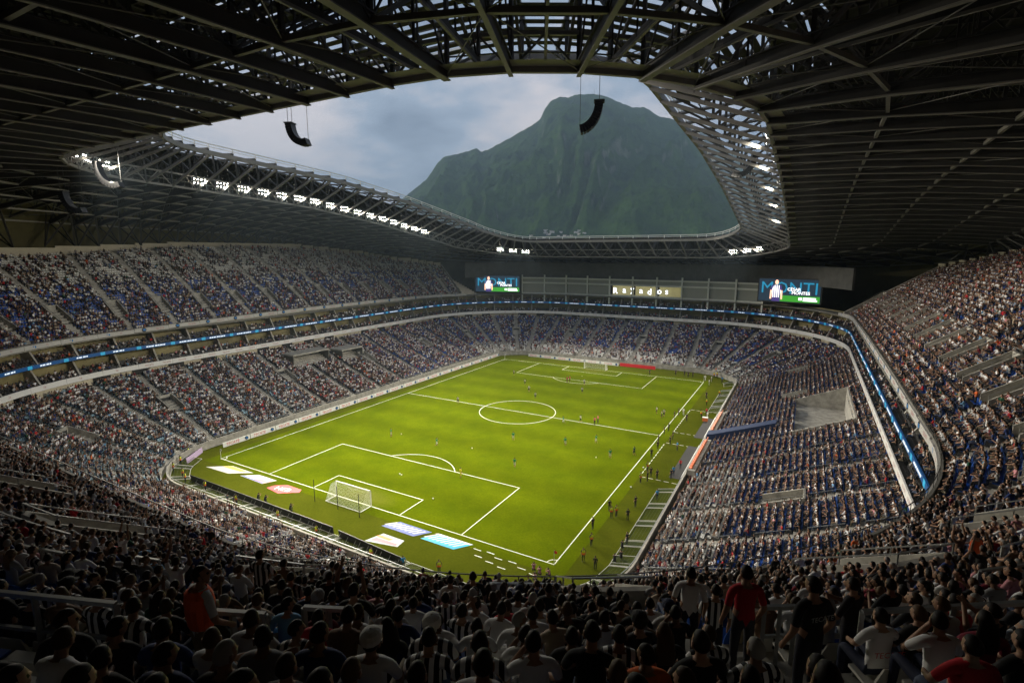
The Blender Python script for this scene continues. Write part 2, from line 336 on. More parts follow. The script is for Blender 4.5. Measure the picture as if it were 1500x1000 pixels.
# ---------------------------------------------------------------- suite ring
suites=thing('suite_levels','two dark balcony levels of suites with columns between the terraces','suites')
LIT=mat('suite_back_wall',(.22,.19,.09),.6,noise=.5,scale=.12)  # yellow patches of room light painted into the wall colour
def zup(t):   # small rise of the upper tier front along the sides
    x,y,nx,ny=RP(26,t); return 0.7*max(0,1-((y-5)/60)**2) if abs(nx)>.7 else 0.0
block('concourse_back_wall',27.2,27.5,LOW_TOP-.2,13.2,CREAM,suites,0,TT)
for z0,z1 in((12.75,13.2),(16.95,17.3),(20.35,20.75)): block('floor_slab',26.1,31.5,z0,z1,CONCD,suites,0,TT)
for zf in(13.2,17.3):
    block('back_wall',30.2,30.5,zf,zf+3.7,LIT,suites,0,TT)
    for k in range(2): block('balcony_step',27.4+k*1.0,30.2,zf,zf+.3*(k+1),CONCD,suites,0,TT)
for i in range(75):
    ta=TT*i/75
    for zf in(13.2,17.3):
        g=MB(); w=.18/tscale(28,ta); g.hexa([P(27.0,ta-w,zf),P(30.2,ta-w,zf),P(30.2,ta+w,zf),P(27,ta+w,zf)],[P(28.8,ta-w,zf+3.2),P(30.2,ta-w,zf+3.2),P(30.2,ta+w,zf+3.2),P(28.8,ta+w,zf+3.2)])
        g.build('partition',CONC,suites)
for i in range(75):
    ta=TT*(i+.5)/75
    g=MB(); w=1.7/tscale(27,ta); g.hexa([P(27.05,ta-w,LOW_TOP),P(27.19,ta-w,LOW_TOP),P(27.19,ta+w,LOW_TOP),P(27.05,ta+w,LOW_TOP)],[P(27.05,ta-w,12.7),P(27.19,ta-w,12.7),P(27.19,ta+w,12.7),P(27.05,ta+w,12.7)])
    if i%5!=2: g.build('doorway_shade',RUBBER_SHADE,suites)  # flat dark plate; the opening's inner shade is its colour
# ribbon boards: three bands of panels round the bowl
LEDW=mat('white_ribbon',(.58,.57,.55),.5,emit=(1,1,1,.02)); LEDB=mat('blue_ribbon',(.012,.07,.20),.4,emit=(.015,.11,.36,.07)); LEDC=mat('cyan_ribbon',(.03,.32,.55),.4,emit=(.04,.35,.6,.15))
LEDU=mat('grey_white_ribbon',(.42,.41,.40),.5)
TXT_T=text_mesh('TECATE',.62); TXT_T.materials.append(RED)
TXT_S=text_mesh('TECATE',.5); TXT_S.materials.append(mat('dull_red_print',(.35,.10,.10),.6))
gb=MB()
for q_,(xa,xb) in enumerate(((-2.0,-1.55),(-1.45,-1.1),(-1.0,-.45),(-.25,.3),(.4,.7),(.8,1.4),(1.5,1.9))): gb.quad((xa,-.13,0),(xb,-.13,0),(xb+.05,.13,0),(xa+.05,.13,0))
TXT_B=bpy.data.meshes.new('wording'); TXT_B.from_pydata(gb.v,[],gb.f); TXT_B.materials.append(mat('pale_print',(.75,.85,.95),.5,emit=(.8,.9,1,.25)))
def emblem(n=.45):
    g=MB(); 
    g.poly([(n*math.cos(a)*1.1,n*math.sin(a),0) for a in np.linspace(0,2*math.pi,13)[:-1]],0)
    g.poly([(n*.75*math.cos(a)+.2*n,n*.55*math.sin(a),.012) for a in np.linspace(0,2*math.pi,11)[:-1]],1)
    g.poly([(n*.3*math.cos(a)-.35*n,n*.3*math.sin(a)+.1,.024) for a in np.linspace(0,2*math.pi,9)[:-1]],1)
    me=bpy.data.meshes.new('emblem'); me.from_pydata(g.v,[],g.f); me.materials.append(BLACK); me.materials.append(BLUEP); me.polygons.foreach_set('material_index',g.m); return me
EMB=emblem()
def on_wall(name,me,d,t,z,par,off=0,lift=.02):   # a flat mark on a curved fascia facing the pitch
    x,y,nx,ny=RP(d,t); o=link(name,me,par,(x-nx*lift-ny*off,y-ny*lift+nx*off,z)); o.rotation_euler=(math.pi/2,0,math.atan2(-ny,-nx)+math.pi/2); return o
NPAN=80
for nm,z0,z1,m,lab in(('lower',12.7,13.75,LEDW,'white ribbon board with small red wording along the lowest balcony'),('middle',17.0,17.65,LEDB,'blue lit ribbon board along the middle balcony'),('upper',20.5,21.3,LEDU,'white ribbon board along the front edge of the upper terrace')):
    rb=thing('ribbon_board',lab,'ribbon board')
    for i in range(NPAN):
        a,b=TT*i/NPAN,TT*(i+1)/NPAN-.05; tm=(a+b)/2
        if nm=='upper' and (TF0+3<tm<TF1-3 or 424<tm<549): continue
        dz=zup(tm) if nm=='upper' else 0
        pn=block('panel',25.9,26.08,z0+dz,z1+dz,m,rb,a,b,n=400)
        zc=(z0+z1)/2+dz
        if nm=='lower':
            for off in(-2.2,1.4): on_wall('wording',TXT_S,25.9,tm,zc,pn,off)
        elif nm=='upper': on_wall('wording',TXT_S,25.9,tm,zc,pn,-1.6); on_wall('emblem',EMB,25.9,tm,zc,pn,1.6)
        else:
            on_wall('wording',TXT_B,25.9,tm,zc,pn,-.4)
            block('cyan_end',25.86,25.895,z0+.004,z1-.004,LEDC,pn,b-.9,b)
# ---------------------------------------------------------------- upper stand
g=MB(); pts_=[t for t in np.linspace(TF1,TF0+TT,200)]
for a,b in zip(pts_,pts_[1:]): za,zb=zup(a%TT),zup(b%TT); g.hexa([P(26.09,a,20.76+za),P(26.28,a,20.76+za),P(26.28,b,20.76+zb),P(26.09,b,20.76+zb)],[P(26.09,a,21.5+za),P(26.28,a,21.5+za),P(26.28,b,21.5+zb),P(26.09,b,21.5+zb)])
front_parapet=g
upper=thing('upper_stand','steep concrete upper terrace on three sides of the bowl','stand')
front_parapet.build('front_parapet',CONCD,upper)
def up_z(k): return UP_Z0+.56*k-.0016*k*k
UTS=[t for t in np.linspace(TF1,TF0+TT,int(NT*.75))]
for k in range(39):
    g=MB(); any_=False
    for a,b in zip(UTS,UTS[1:]):
        n=min(up_rows(a+.01),up_rows(b-.01))
        if k>=n: continue
        d0,d1=UP_D0+k*UP_T,UP_D0+(k+1)*UP_T+(1.6 if k==n-1 else 0); za,zb=up_z(k)+zup(a),up_z(k)+zup(b)
        g.quad(P(d0,a,za),P(d0,b,zb),P(d1,b,zb),P(d1,a,za)); g.quad(P(d0,a,za-.6),P(d0,b,zb-.6),P(d0,b,zb),P(d0,a,za)); any_=True
    if any_: g.build('terrace_step',CONC,upper)
g=MB()
for a,b in zip(UTS,UTS[1:]):
    n=min(up_rows(a+.01),up_rows(b-.01)); d=UP_D0+n*UP_T+1.6; z=up_z(n-1)
    g.hexa([P(d,a,z-1),P(d+.3,a,z-1),P(d+.3,b,z-1),P(d,b,z-1)],[P(d,a,z+2.6),P(d+.3,a,z+2.6),P(d+.3,b,z+2.6),P(d,b,z+2.6)])
    # raking soffit under the terrace
    g.quad(P(26.4,a,20.4+zup(a)),P(26.4,b,20.4+zup(b)),P(d,b,z-1),P(d,a,z-1))
g.build('rear_wall',CREAM,upper)
for te,s in((TF0,1),(TF1,-1)):
    n=up_rows(te-.2 if s>0 else te+.2); g=MB(); d=UP_D0+n*UP_T+1.6
    g.hexa([P(26.1,te,20.3),P(d,te,21.2),P(d,te+s*.4,21.2),P(26.1,te+s*.4,20.3)],[P(26.1,te,21.9),P(d,te,up_z(n)+1.2),P(d,te+s*.4,up_z(n)+1.2),P(26.1,te+s*.4,21.9)])
    g.build('end_wall',CONC,upper)
    # pale sloping stair block beyond the end wall
    g=MB()
    for q in range(14):
        da=27+q*1.3; zq=21+q*.55
        g.hexa([P(da,te+s*.45,20.3),P(da+1.2,te+s*.45,20.3),P(da+1.2,te+s*(9-q*.5),20.3),P(da,te+s*(9-q*.5),20.3)],[P(da,te+s*.45,zq),P(da+1.2,te+s*.45,zq),P(da+1.2,te+s*(9-q*.5),zq-1),P(da,te+s*(9-q*.5),zq-1)])
    g.build('stair_block',CREAM,upper)
upf=lambda d: up_z((d-UP_D0)/UP_T)
def up_block(d,t):
    for ta in AIS:
        if abs(t-ta)*tscale(d,t)<1.45 and 30.2<d<34.6: return True
    return False
for i,ta in enumerate(AIS):
    n=up_rows(ta)
    if n<6: continue
    g=MB(); dz=zup(ta)
    for k in range(n):
        d0=UP_D0+k*UP_T
        if 29.8<d0<34.6:
            if g.f: g.build('aisle_stairs',CONC,upper); g=MB()
            continue
        w=.6/tscale(d0,ta); z=up_z(k)+dz
        g.hexa([P(d0+.4,ta-w,z),P(d0+UP_T-.004,ta-w,z),P(d0+UP_T-.004,ta+w,z),P(d0+.4,ta+w,z)],[P(d0+.4,ta-w,z+.26),P(d0+UP_T-.004,ta-w,z+.26),P(d0+UP_T-.004,ta+w,z+.26),P(d0+.4,ta+w,z+.26)])
    g.build('aisle_stairs',CONC,upper)
    o=vom(upper,ta,30.3,34.5,lambda d:upf(d)+dz,1.15,.9)
# ---------------------------------------------------------------- far club block
club=thing('club_block','glazed grey club block with columns above the far suites','building')
FW=mat('club_frame',(.55,.56,.51),.6,noise=.1,scale=.4)
t0,t1=TF0+17,TF1-17
for z0,z1 in((20.76,21.3),(25.0,25.6),(27.0,27.5)): block('floor_beam',26.6,31,z0,z1,FW,club,144,236)
block('louvre_wall',28.5,29,27.5,33.5,mat('louvre_grey',(.06,.06,.056),.7,noise=.3,scale=.5),club,t0-14,t1+14)
nc=13
for i in range(nc+1):
    ta=lerp(t0,t1,i/nc)
    if ta<144 or ta>236: continue
    w=.28/tscale(26,ta)
    g=MB(); g.hexa([P(26.3,ta-w,17.76),P(26.85,ta-w,17.76),P(26.85,ta+w,17.76),P(26.3,ta+w,17.76)],[P(26.3,ta-w,28.6),P(26.85,ta-w,28.6),P(26.85,ta+w,28.6),P(26.3,ta+w,28.6)]); g.build('column',FW,club)
GLC=bpy.data.materials.new('club_glass'); GLC.use_nodes=True; b_=GLC.node_tree.nodes['Principled BSDF']; b_.inputs['Base Color'].default_value=(.26,.27,.24,1); b_.inputs['Roughness'].default_value=.15
ROOM=mat('lit_club_room',(.34,.31,.16),.6,noise=.3,scale=.3,emit=(.55,.48,.2,.12))
for i in range(nc):
    a,b=lerp(t0,t1,i/nc)+.35,lerp(t0,t1,(i+1)/nc)-.35
    lit=5<=i<=7
    if b<144 or a>236: continue
    block('window',27.2 if not lit else 29.5,27.3 if not lit else 29.6,21.3,25.0,ROOM if lit else GLC,club,a,b)
    block('window',27.2,27.3,25.6,27.0,GLC,club,a,b)
LET=mat('white_letter',(.8,.82,.9),.4,emit=(.85,.9,1,1.1))
for chs,xl in zip('Rayados',(-6.5,-3.0,0.1,3.5,6.7,10.4,13.1)):
    me=text_mesh(chs,3.2,.08); me.materials.append(LET); tj=CUM[2]+(CX+(A-RR)-xl)
    on_wall('letter',me,27.1,tj,24.0-.9,club)
# ---------------------------------------------------------------- roof
ICX,ICY,IA,IB,IR=-1.2,5.2,42.2,62.8,14.0
def INN(t): i,f=piece(t); return rrect(i,f,ICX,ICY,IA,IB,IR)
def RV(t,v):
    a=INN(t); b=RP(60,t); return a[0]+(b[0]-a[0])*v,a[1]+(b[1]-a[1])*v
def zin(t): return float(np.interp(INN(t)[1],[-58,-45,-30,-11,14,45,60,68],[57.5,57.0,56.2,55.2,52.2,47.2,44.4,42.0]))
def zbo(t): return float(np.interp(RP(60,t)[1],[-124,-60,0,50,95,124],[47,45,43.5,39,34,32]))
def ZB(t,v):
    zi=zin(t)
    if v<.2: return lerp(zi-.9,zi-6,v/.2)
    u=(v-.2)/.8; return lerp(zi-6,zbo(t),u)+1.2*math.sin(math.pi*u)
def ZT(t,v):
    zi=zin(t)
    if v<.2: return lerp(zi+.3,zi+.9,v/.2)
    u=(v-.2)/.8; return lerp(zi+.9,zbo(t)+4.6,u)+2.0*math.sin(math.pi*u)
def BPt(t,v): x,y=RV(t,v); return Vector((x,y,ZB(t,v)))
def TPt(t,v): x,y=RV(t,v); return Vector((x,y,ZT(t,v)))
RT=[]
for i in range(8):
    n=(20,8,11,8)[i%4]; RT+= [CUM[i]+SEG[i]*j/n for j in range(n)]
NR=len(RT)
roof=thing('stadium_roof','steel truss roof ringing the open sky over the stands','roof')
VS=[0,.1,.2,.36,.52,.68,.84,1.0]
for i,t in enumerate(RT):
    g=MB(); b=[BPt(t,v) for v in VS]; tp=[TPt(t,v) for v in VS]
    for k in range(7):
        if k<2: g.bar(b[k],b[k+1],.32,.42)
        else:
            u1=Vector((0,0,.5)); g.bar(b[k]-u1*.9,b[k+1]-u1*.9,.34 if i%3 else .6,.09,0); g.bar(b[k],b[k+1],.14,.9,1); g.bar(b[k]+u1*.95,b[k+1]+u1*.95,.45,.09,1)  # pale lower flange, dark web: light from below painted in by material
        g.bar(tp[k],tp[k+1],.36,.4,1)
        if k%2: g.bar(b[k],tp[k+1],.26,.26,1)
        else: g.bar(tp[k],b[k+1],.26,.26,1)
        if k>0: g.bar(b[k],tp[k],.3,.3,1)
        # secondary web halfway
        mb,mt=(b[k]+b[k+1])/2,(tp[k]+tp[k+1])/2
        if k>1:
            g.bar(mb,mt,.16,.16,1); g.bar(b[k],mt,.13,.13,1); g.bar(mt,b[k+1],.13,.13,1)
    # struts down to the rear of the stand
    n=up_rows(t)
    if n:
        d=UP_D0+n*UP_T+1.9
        for dt in(-2.2,2.2):
            g.bar(P(d,t+dt,up_z(n-1)+2.5),b[6],.34,.34,1); g.bar(P(d,t+dt,up_z(n-1)+2.5),b[7],.26,.26,1); g.bar(P(d,t+dt,up_z(n-1)+2.5),tp[7],.2,.2,1)
    g.build('radial_truss',[STEEL,STEELD],roof)
for j in range(NR):      # lighter trusses half way between the main ones
    a=RT[j]; b_t=RT[j+1] if j<NR-1 else RT[0]+TT; t=(a+b_t)/2; g=MB()
    b=[BPt(t,v)+Vector((0,0,.5)) for v in VS]; tp=[TPt(t,v)-Vector((0,0,.3)) for v in VS]
    for k in range(2,7):
        g.bar(b[k],b[k+1],.2,.2,0); g.bar(b[k]+Vector((0,0,.3)),b[k+1]+Vector((0,0,.3)),.07,.45,1); g.bar(tp[k],tp[k+1],.2,.2,1)  # webs and top chord again painted darker for shade
        m0,m1=(b[k]+b[k+1])/2,(tp[k]+tp[k+1])/2; g.bar(b[k],m1,.13,.13,1); g.bar(m1,b[k+1],.13,.13,1); g.bar(m0,m1,.11,.11,1); g.bar(b[k],tp[k],.13,.13,1)
    g.bar(b[7],tp[7],.13,.13,1); g.build('secondary_truss',[STEEL,STEELD],roof)
def hoop(name,f,v,w,h,m,mi=0):
    g=MB()
    for a,b in zip(RT,RT[1:]+[RT[0]+TT]): g.bar(f(a,v),f(b,v),w,h)
    return g.build(name,m,roof)
for v in(.36,.52,.68,.84,1.0): hoop('bottom_ring_beam',BPt,v,.3,.36,STEEL)
hoop('top_ring_beam',TPt,.2,.3,.3,STEELD); hoop('inner_edge_beam',lambda t,v:(BPt(t,0)*.6+TPt(t,0)*.4),0,.5,.8,STEEL)
g=MB()   # inner edge rail and gallery ring truss
for j,(a,b) in enumerate(zip(RT,RT[1:]+[RT[0]+TT])):
    p,q=BPt(a,.2),BPt(b,.2); up=Vector((0,0,1))
    g.bar(p,q,.4,.4); g.bar(p+up*1.25,q+up*1.25,.1,.1); g.bar(p+up*2.6,q+up*2.6,.3,.3); g.bar(p,(p+q)/2+up*2.6,.16,.16); g.bar((p+q)/2+up*2.6,q,.16,.16); g.bar(p,p+up*2.6,.2,.2)
    g.quad(p+Vector((0,0,.22)),q+Vector((0,0,.22)),BPt(b,.225)+Vector((0,0,.22)),BPt(a,.225)+Vector((0,0,.22)))
g.build('lighting_gallery',STEEL,roof)
g=MB()
for j,(a,b) in enumerate(zip(RT,RT[1:]+[RT[0]+TT])):
    p,q=TPt(a,0)+Vector((0,0,.9)),TPt(b,0)+Vector((0,0,.9)); g.bar(p,q,.18,.18); g.bar(TPt(a,0),p,.16,.16)
    g.bar(TPt(a,0)+Vector((0,0,.4)),TPt(b,0)+Vector((0,0,.4)),.1,.1)
g.build('edge_rail',WHITE,roof)
g=MB()   # tie rods in the bottom plane
for j in range(NR):
    a,b=RT[j],(RT[(j+1)%NR] if j<NR-1 else RT[0]+TT)
    for k in range(2,7):
        if (j+k)%2: g.bar(BPt(a,VS[k]),BPt(b,VS[k+1]),.06,.06)
        else: g.bar(BPt(b,VS[k]),BPt(a,VS[k+1]),.06,.06)
tag(g.build('tie_rods',STEEL,roof),kind='stuff')
g=MB()
for v in np.arange(.22,1.0,.024):
    for a,b in zip(RT,RT[1:]+[RT[0]+TT]): g.bar(TPt(a,v)-Vector((0,0,.12)),TPt(b,v)-Vector((0,0,.12)),.14,.22)
for v in(.05,.1,.15):
    for a,b in zip(RT,RT[1:]+[RT[0]+TT]): g.bar(TPt(a,v)-Vector((0,0,.06)),TPt(b,v)-Vector((0,0,.06)),.12,.16)
tag(g.build('purlins',STEELD,roof),kind='stuff')
GLZ=bpy.data.materials.new('roof_glazing'); GLZ.use_nodes=True; t_=GLZ.node_tree; t_.nodes.clear()
o_=t_.nodes.new('ShaderNodeOutputMaterial'); mxs=t_.nodes.new('ShaderNodeMixShader'); mxs.inputs[0].default_value=.16; tr=t_.nodes.new('ShaderNodeBsdfTransparent'); tr.inputs[0].default_value=(.95,.97,1,1)
tl=t_.nodes.new('ShaderNodeBsdfTranslucent'); tl.inputs[0].default_value=(.8,.84,.88,1); t_.links.new(tr.outputs[0],mxs.inputs[1]); t_.links.new(tl.outputs[0],mxs.inputs[2]); t_.links.new(mxs.outputs[0],o_.inputs[0])
for j in range(NR):
    a=RT[j]; b=RT[j+1] if j<NR-1 else RT[0]+TT
    for v0,v1 in((.004,.066),(.07,.132),(.136,.198)):
        g=MB(); g.quad(TPt(a,v0),TPt(b,v0),TPt(b,v1),TPt(a,v1)); g.build('glazing_pane',GLZ,roof)
    if a>395 or a<6:
        g=MB(); v=.035
        while v<.2: g.bar(TPt(a,v)-Vector((0,0,.5)),TPt(b,v)-Vector((0,0,.5)),.75,.06); v+=.021
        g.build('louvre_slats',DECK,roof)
    g=MB(); near=a>395 or a<6
    vs=[.202+.798*q/12 for q in range(13)]
    if near:
        v=.202
        while v<.27: 
            g.quad(TPt(a,v),TPt(b,v),TPt(b,v+.0235),TPt(a,v+.0235)); v+=.027
        vs=[v+(1-v)*q/9 for q in range(10)]
    for v0,v1 in zip(vs,vs[1:]): g.quad(TPt(a,v0),TPt(b,v0),TPt(b,v1),TPt(a,v1))
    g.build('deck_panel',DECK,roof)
facade=thing('outer_facade','outer wall painted with yellow louvre daylight, closing the bowl behind the terraces','wall')
for j in range(NR):
    a=RT[j]; b=RT[j+1] if j<NR-1 else RT[0]+TT
    g=MB(); g.hexa([P(60.2,a,-.5),P(60.6,a,-.5),P(60.6,b,-.5),P(60.2,b,-.5)],[P(60.2,a,ZT(a,1)+.2),P(60.6,a,ZT(a,1)+.2),P(60.6,b,ZT(b,1)+.2),P(60.2,b,ZT(b,1)+.2)])
    g.build('wall_panel',WALLY,facade)
# ---------------------------------------------------------------- floodlight banks
LENS=mat('lit_lens',(.9,.9,.85),.3,emit=(1,.95,.82,22)); HOUS=mat('lamp_housing',(.16,.16,.16),.4,.5)
def lamp_mesh():
    g=MB(); n=8; r0,r1=.08,.125
    a=[(r0*math.cos(q),r0*math.sin(q),.22) for q in np.linspace(0,2*math.pi,n+1)[:-1]]; b=[(r1*math.cos(q),r1*math.sin(q),0) for q in np.linspace(0,2*math.pi,n+1)[:-1]]
    for i in range(n): g.quad(a[i],a[(i+1)%n],b[(i+1)%n],b[i],0)
    g.poly(a,0); g.poly([(x*.94,y*.94,.03) for x,y,z in reversed(b)],1)
    me=bpy.data.meshes.new('lamp'); me.from_pydata(g.v,[],g.f); me.materials.append(HOUS); me.materials.append(LENS); me.polygons.foreach_set('material_index',g.m); return me
LAMP=lamp_mesh()
SPT=bpy.data.lights.new('flood_beam','SPOT'); SPT.energy=FLOOD_W; SPT.spot_size=R(90); SPT.spot_blend=1.0; SPT.shadow_soft_size=.3; SPT.color=(1,.92,.76)
def bank(t,target,label,lit=True):
    p=BPt(t,.2); x,y=RV(t,.185); base=Vector((x,y,p.z+.9))
    fl=thing('floodlight_bank',label,'floodlight',base,group='floodlight banks on the roof gallery')
    aim=(Vector(target)-base); q=aim.to_track_quat('-Z','Y')
    nx,ny=RP(0,t)[2:]; tx=Vector((-ny,nx,0))
    g=MB()
    for z in(0,.75,1.5): g.bar(tx*-1.5+Vector((0,0,z)),tx*1.5+Vector((0,0,z)),.07)
    for s in(-1.5,0,1.5): g.bar(tx*s+Vector((0,0,-.9)),tx*s+Vector((0,0,1.5)),.07)
    g.build('frame',GALV,fl)
    for zz_ in(.35,1.1):
        for s in(-1.12,-.38,.38,1.12):
            o=link('lamp',LAMP,fl,tx*s+Vector((0,0,zz_))-Vector((nx,ny,0))*.25); o.rotation_mode='QUATERNION'; o.rotation_quaternion=q
    if lit:
        s=bpy.data.objects.new('beam_light',SPT); COL.objects.link(s); s.parent=fl; s.location=-Vector((nx,ny,0))*.6+Vector((0,0,.7)); s.rotation_mode='QUATERNION'; s.rotation_quaternion=q
for j,t in enumerate(RT):
    i,f=piece(t); y=INN(t)[1]
    nth=['second','third','fourth','fifth','sixth','seventh','eighth','ninth','tenth','eleventh','twelfth','thirteenth','fourteenth','fifteenth','sixteenth','seventeenth']
    if i==4 and -40<y<36: bank(t,(4+12*math.sin(j*2.1),max(-46,min(36,y*1.25-8)),0),'lit floodlight bank in the long row on the left roof gallery')
    if i==0 and -38<y<40 and j%3==0: bank(t,(-8+10*math.sin(j*1.7),max(-44,min(36,y*1.25-10)),0),'lit floodlight bank on the right roof gallery beside the glazed strip')
    if i==3 and round(f*8) in(2,3,4): bank(t,(-14,34,0),'lit floodlight bank at the roof corner over the left video screen')
    if i==1 and round(f*8) in(4,5,6): bank(t,(10,30,0),'lit floodlight bank at the roof corner over the right video screen')
    if i==5 and round(f*8) in(3,4,5): bank(t,(24,-46,0),'lit floodlight bank at the near left roof corner')
# ---------------------------------------------------------------- hanging loudspeaker arrays
def line_array(top,z_top,face,label,n=13,h=.36,wd=1.25,curl=1.0,up=9):
    la=thing('line_array',label,'loudspeaker',(top[0],top[1],z_top),group='hanging loudspeaker arrays')
    f=Vector((face[0],face[1],0)).normalized(); s=Vector((-f.y,f.x,0))
    p=Vector((0,0,0)); ang=R(2); 
    for i in range(n):
        ang+=R(3.0+ i*.95*curl); d=Vector((0,0,-math.cos(ang)))-f*0+f*math.sin(ang)*-1
        nrm=(f*math.cos(ang)+Vector((0,0,-math.sin(ang)))); q=p+d*h
        g=MB(); a=nrm*.42
        g.hexa([p-s*wd/2-a,p+s*wd/2-a,p+s*wd/2*.98+a,p-s*wd/2*.98+a],[q-s*wd/2-a+d*-.03,q+s*wd/2-a+d*-.03,q+s*wd/2*.98+a+d*-.03,q-s*wd/2*.98+a+d*-.03])
        g.build('speaker_box',BLACK,la); p=q
    g=MB(); g.box((0,0,.1),(wd,1.1,.14),0,math.atan2(f.y,f.x)+math.pi/2); g.build('flying_frame',STEELD,la)
    g=MB()
    for a in(-.5,.5): g.bar((s*a)+Vector((0,0,.1)),(s*a)+Vector((0,0,up)),.045)
    g.bar(p,Vector((p.x,p.y,up)),.04); g.build('hoist_cables',CABLE,la)
line_array((-2.2,-57.7),54.2,(-.87,-.35),'black curved loudspeaker array hanging below the near roof edge against the clouds',curl=.95,h=.3,up=3.2)
line_array((37.6,-50.7),53.3,(.8,.3),'black loudspeaker array hanging in front of the mountain peak',curl=.5,h=.28,up=3.6)
line_array((49.3,-11.3),55.2-2.0,(.87,.3),'curved loudspeaker array hanging under the glazed strip on the right',curl=1.0,h=.42,up=3)
line_array((50.6,28.0),50.7-1.0,(.87,.3),'smaller looking loudspeaker array farther along the right glazed strip',curl=1.0,h=.42,up=2)
line_array((-42.0,-63.0),51.8,(-.87,-.49),'curved loudspeaker array hanging at the near left roof corner',curl=.95,h=.45,up=4)
line_array((-47.0,-66.0),47.3,(-.87,-.49),'pale lit loudspeaker array below the near left roof corner lamps',curl=.95,h=.38,up=7)
# ---------------------------------------------------------------- video screens
def screen(loc,rz,w,h,label):
    sc=thing('video_screen',label,'screen',loc,rz)
    def pl(name,x0,x1,z0,z1,m,y,par=sc):
        g=MB(); g.hexa([(x0,y,z0),(x1,y,z0),(x1,y+.06,z0),(x0,y+.06,z0)],[(x0,y,z1),(x1,y,z1),(x1,y+.06,z1),(x0,y+.06,z1)]); return g.build(name,m,par)
    pl('cabinet',-w/2-.4,w/2+.4,-h/2-.4,h/2+.4,BLACK,.1)
    dis=pl('display',-w/2,w/2,-h/2,h/2,EM['dark'],0)
    pl('grass_band',-w*.15,w/2-.1,-h/2+.05,-h*.22,EM['green'],-.07,dis)
    me=text_mesh('MONTI',h*.74); me.materials.append(EM['teal']); o=link('lettering',me,dis,(0,-.1,h*.12)); o.rotation_euler=(math.pi/2,0,0); o.scale=(w*.9/ (max(v.co.x for v in me.vertices)-min(v.co.x for v in me.vertices)),1,1)
    def tx(s,size,x,z,m='white'):
        me=text_mesh(s,size); me.materials.append(EM[m]); o=link('lettering',me,dis,(x,-.2,z)); o.rotation_euler=(math.pi/2,0,0)
    tx('CÉSAR',h*.19,w*.09,h*.08); tx('MONTES',h*.19,w*.2,-h*.09)
    for bx0,bx1,bz0,bz1 in((.17,.22,-.40,-.29),(.24,.44,-.35,-.28),(.24,.46,-.43,-.375)):
        g=MB(); g.poly([(w*bx0,-.2,h*bz0),(w*bx1,-.2,h*bz0),(w*bx1,-.2,h*bz1),(w*bx0,-.2,h*bz1)]); g.build('caption_mark',EM['white'],dis)
    def fig(pts,m,y=-.16):
        g=MB(); g.poly([(x*h,y,z*h) for x,z in pts]); g.build('player_figure',EM[m],dis)
    cx=-w*.2/h
    E_=lambda x,z,rx,rz:[(x+rx*math.cos(a),z+rz*math.sin(a)) for a in np.linspace(0,2*math.pi,15)[:-1]]
    fig(E_(cx,.36,.075,.11),'skin'); fig([(cx-.2,.22),(cx+.2,.22),(cx+.16,-.32),(cx-.16,-.32)],'white')
    for q in(-.13,-.04,.05,.12): fig([(cx+q,.22),(cx+q+.045,.22),(cx+q+.045,-.32),(cx+q,-.32)],'navy',-.19)
    fig([(cx-.2,.22),(cx-.12,.24),(cx-.18,.0),(cx-.26,.0)],'navy',-.19); fig([(cx+.2,.22),(cx+.12,.24),(cx+.18,0),(cx+.26,0)],'navy',-.19)
    fig([(cx-.26,0),(cx-.18,0),(cx-.2,-.4),(cx-.27,-.4)],'skin',-.19); fig([(cx+.26,0),(cx+.18,0),(cx+.2,-.4),(cx+.27,-.4)],'skin',-.19)
    fig([(cx-.17,-.32),(cx+.17,-.32),(cx+.18,-.5),(cx-.18,-.5)],'navy',-.2)
def em(n,c,s): return mat('led_'+n,tuple(x*.3 for x in c),.4,emit=(*c,s))
EM=dict(dark=em('dark',(.006,.013,.022),1),green=em('green',(.03,.22,.02),.6),teal=em('teal',(.01,.13,.22),.8),white=em('white',(.9,.9,.9),1),navy=em('navy',(.03,.02,.09),.9),skin=em('skin',(.75,.38,.26),.9))
screen((-53.2,79.5,24.9),R(18),18.5,6.4,'video screen showing a striped player, mounted at the left end of the far side')
screen((53.4,79.3,25.9),R(-16),18.0,7.0,'video screen showing a striped player, mounted beside the right upper terrace')
# ---------------------------------------------------------------- pitch furniture
NETM=mat('net_cord',(.75,.76,.74),.7)
def goal(y,s,label):
    gl_=thing('goal',label,'goal',(0,y,0),0 if s>0 else math.pi)
    for x in(-3.66,3.66):
        g=MB(); g.bar((x,0,0),(x,0,2.5),.12); g.build('post',WHITE,gl_)
    g=MB(); g.bar((-3.72,0,2.44),(3.72,0,2.44),.12); g.build('crossbar',WHITE,gl_)
    g=MB()
    for x in(-3.66,3.66): g.bar((x,0,.05),(x,-2.2,.05),.07)
    g.bar((-3.66,-2.2,.05),(3.66,-2.2,.05),.07); g.build('ground_frame',WHITE,gl_)
    g=MB(); w=.014; n=30
    for i in range(n+1):
        x=-3.66+7.32*i/n; g.bar((x,0,2.44),(x,-1.0,2.40),w); g.bar((x,-1.0,2.40),(x,-2.2,.05),w)
    for i in range(1,14):
        f=i/14; p0=Vector((0,-1.0,2.4)).lerp(Vector((0,-2.2,.05)),f); g.bar((-3.66,p0.y,p0.z),(3.66,p0.y,p0.z),w)
        for x in(-3.66,3.66): g.bar((x,0,2.44*(1-f)),(x,p0.y,p0.z),w)
    for i in range(1,6):
        for x in(-3.66,3.66): f=i/6; g.bar((x,-1.0*f,2.42),(x,-2.2*f,.05),w)
    tag(g.build('net',NETM,gl_),kind='stuff')
    return gl_
goal(-52.5,1,'white goal with net at the near penalty area'); goal(52.5,-1,'white goal with net at the far end before the red board')
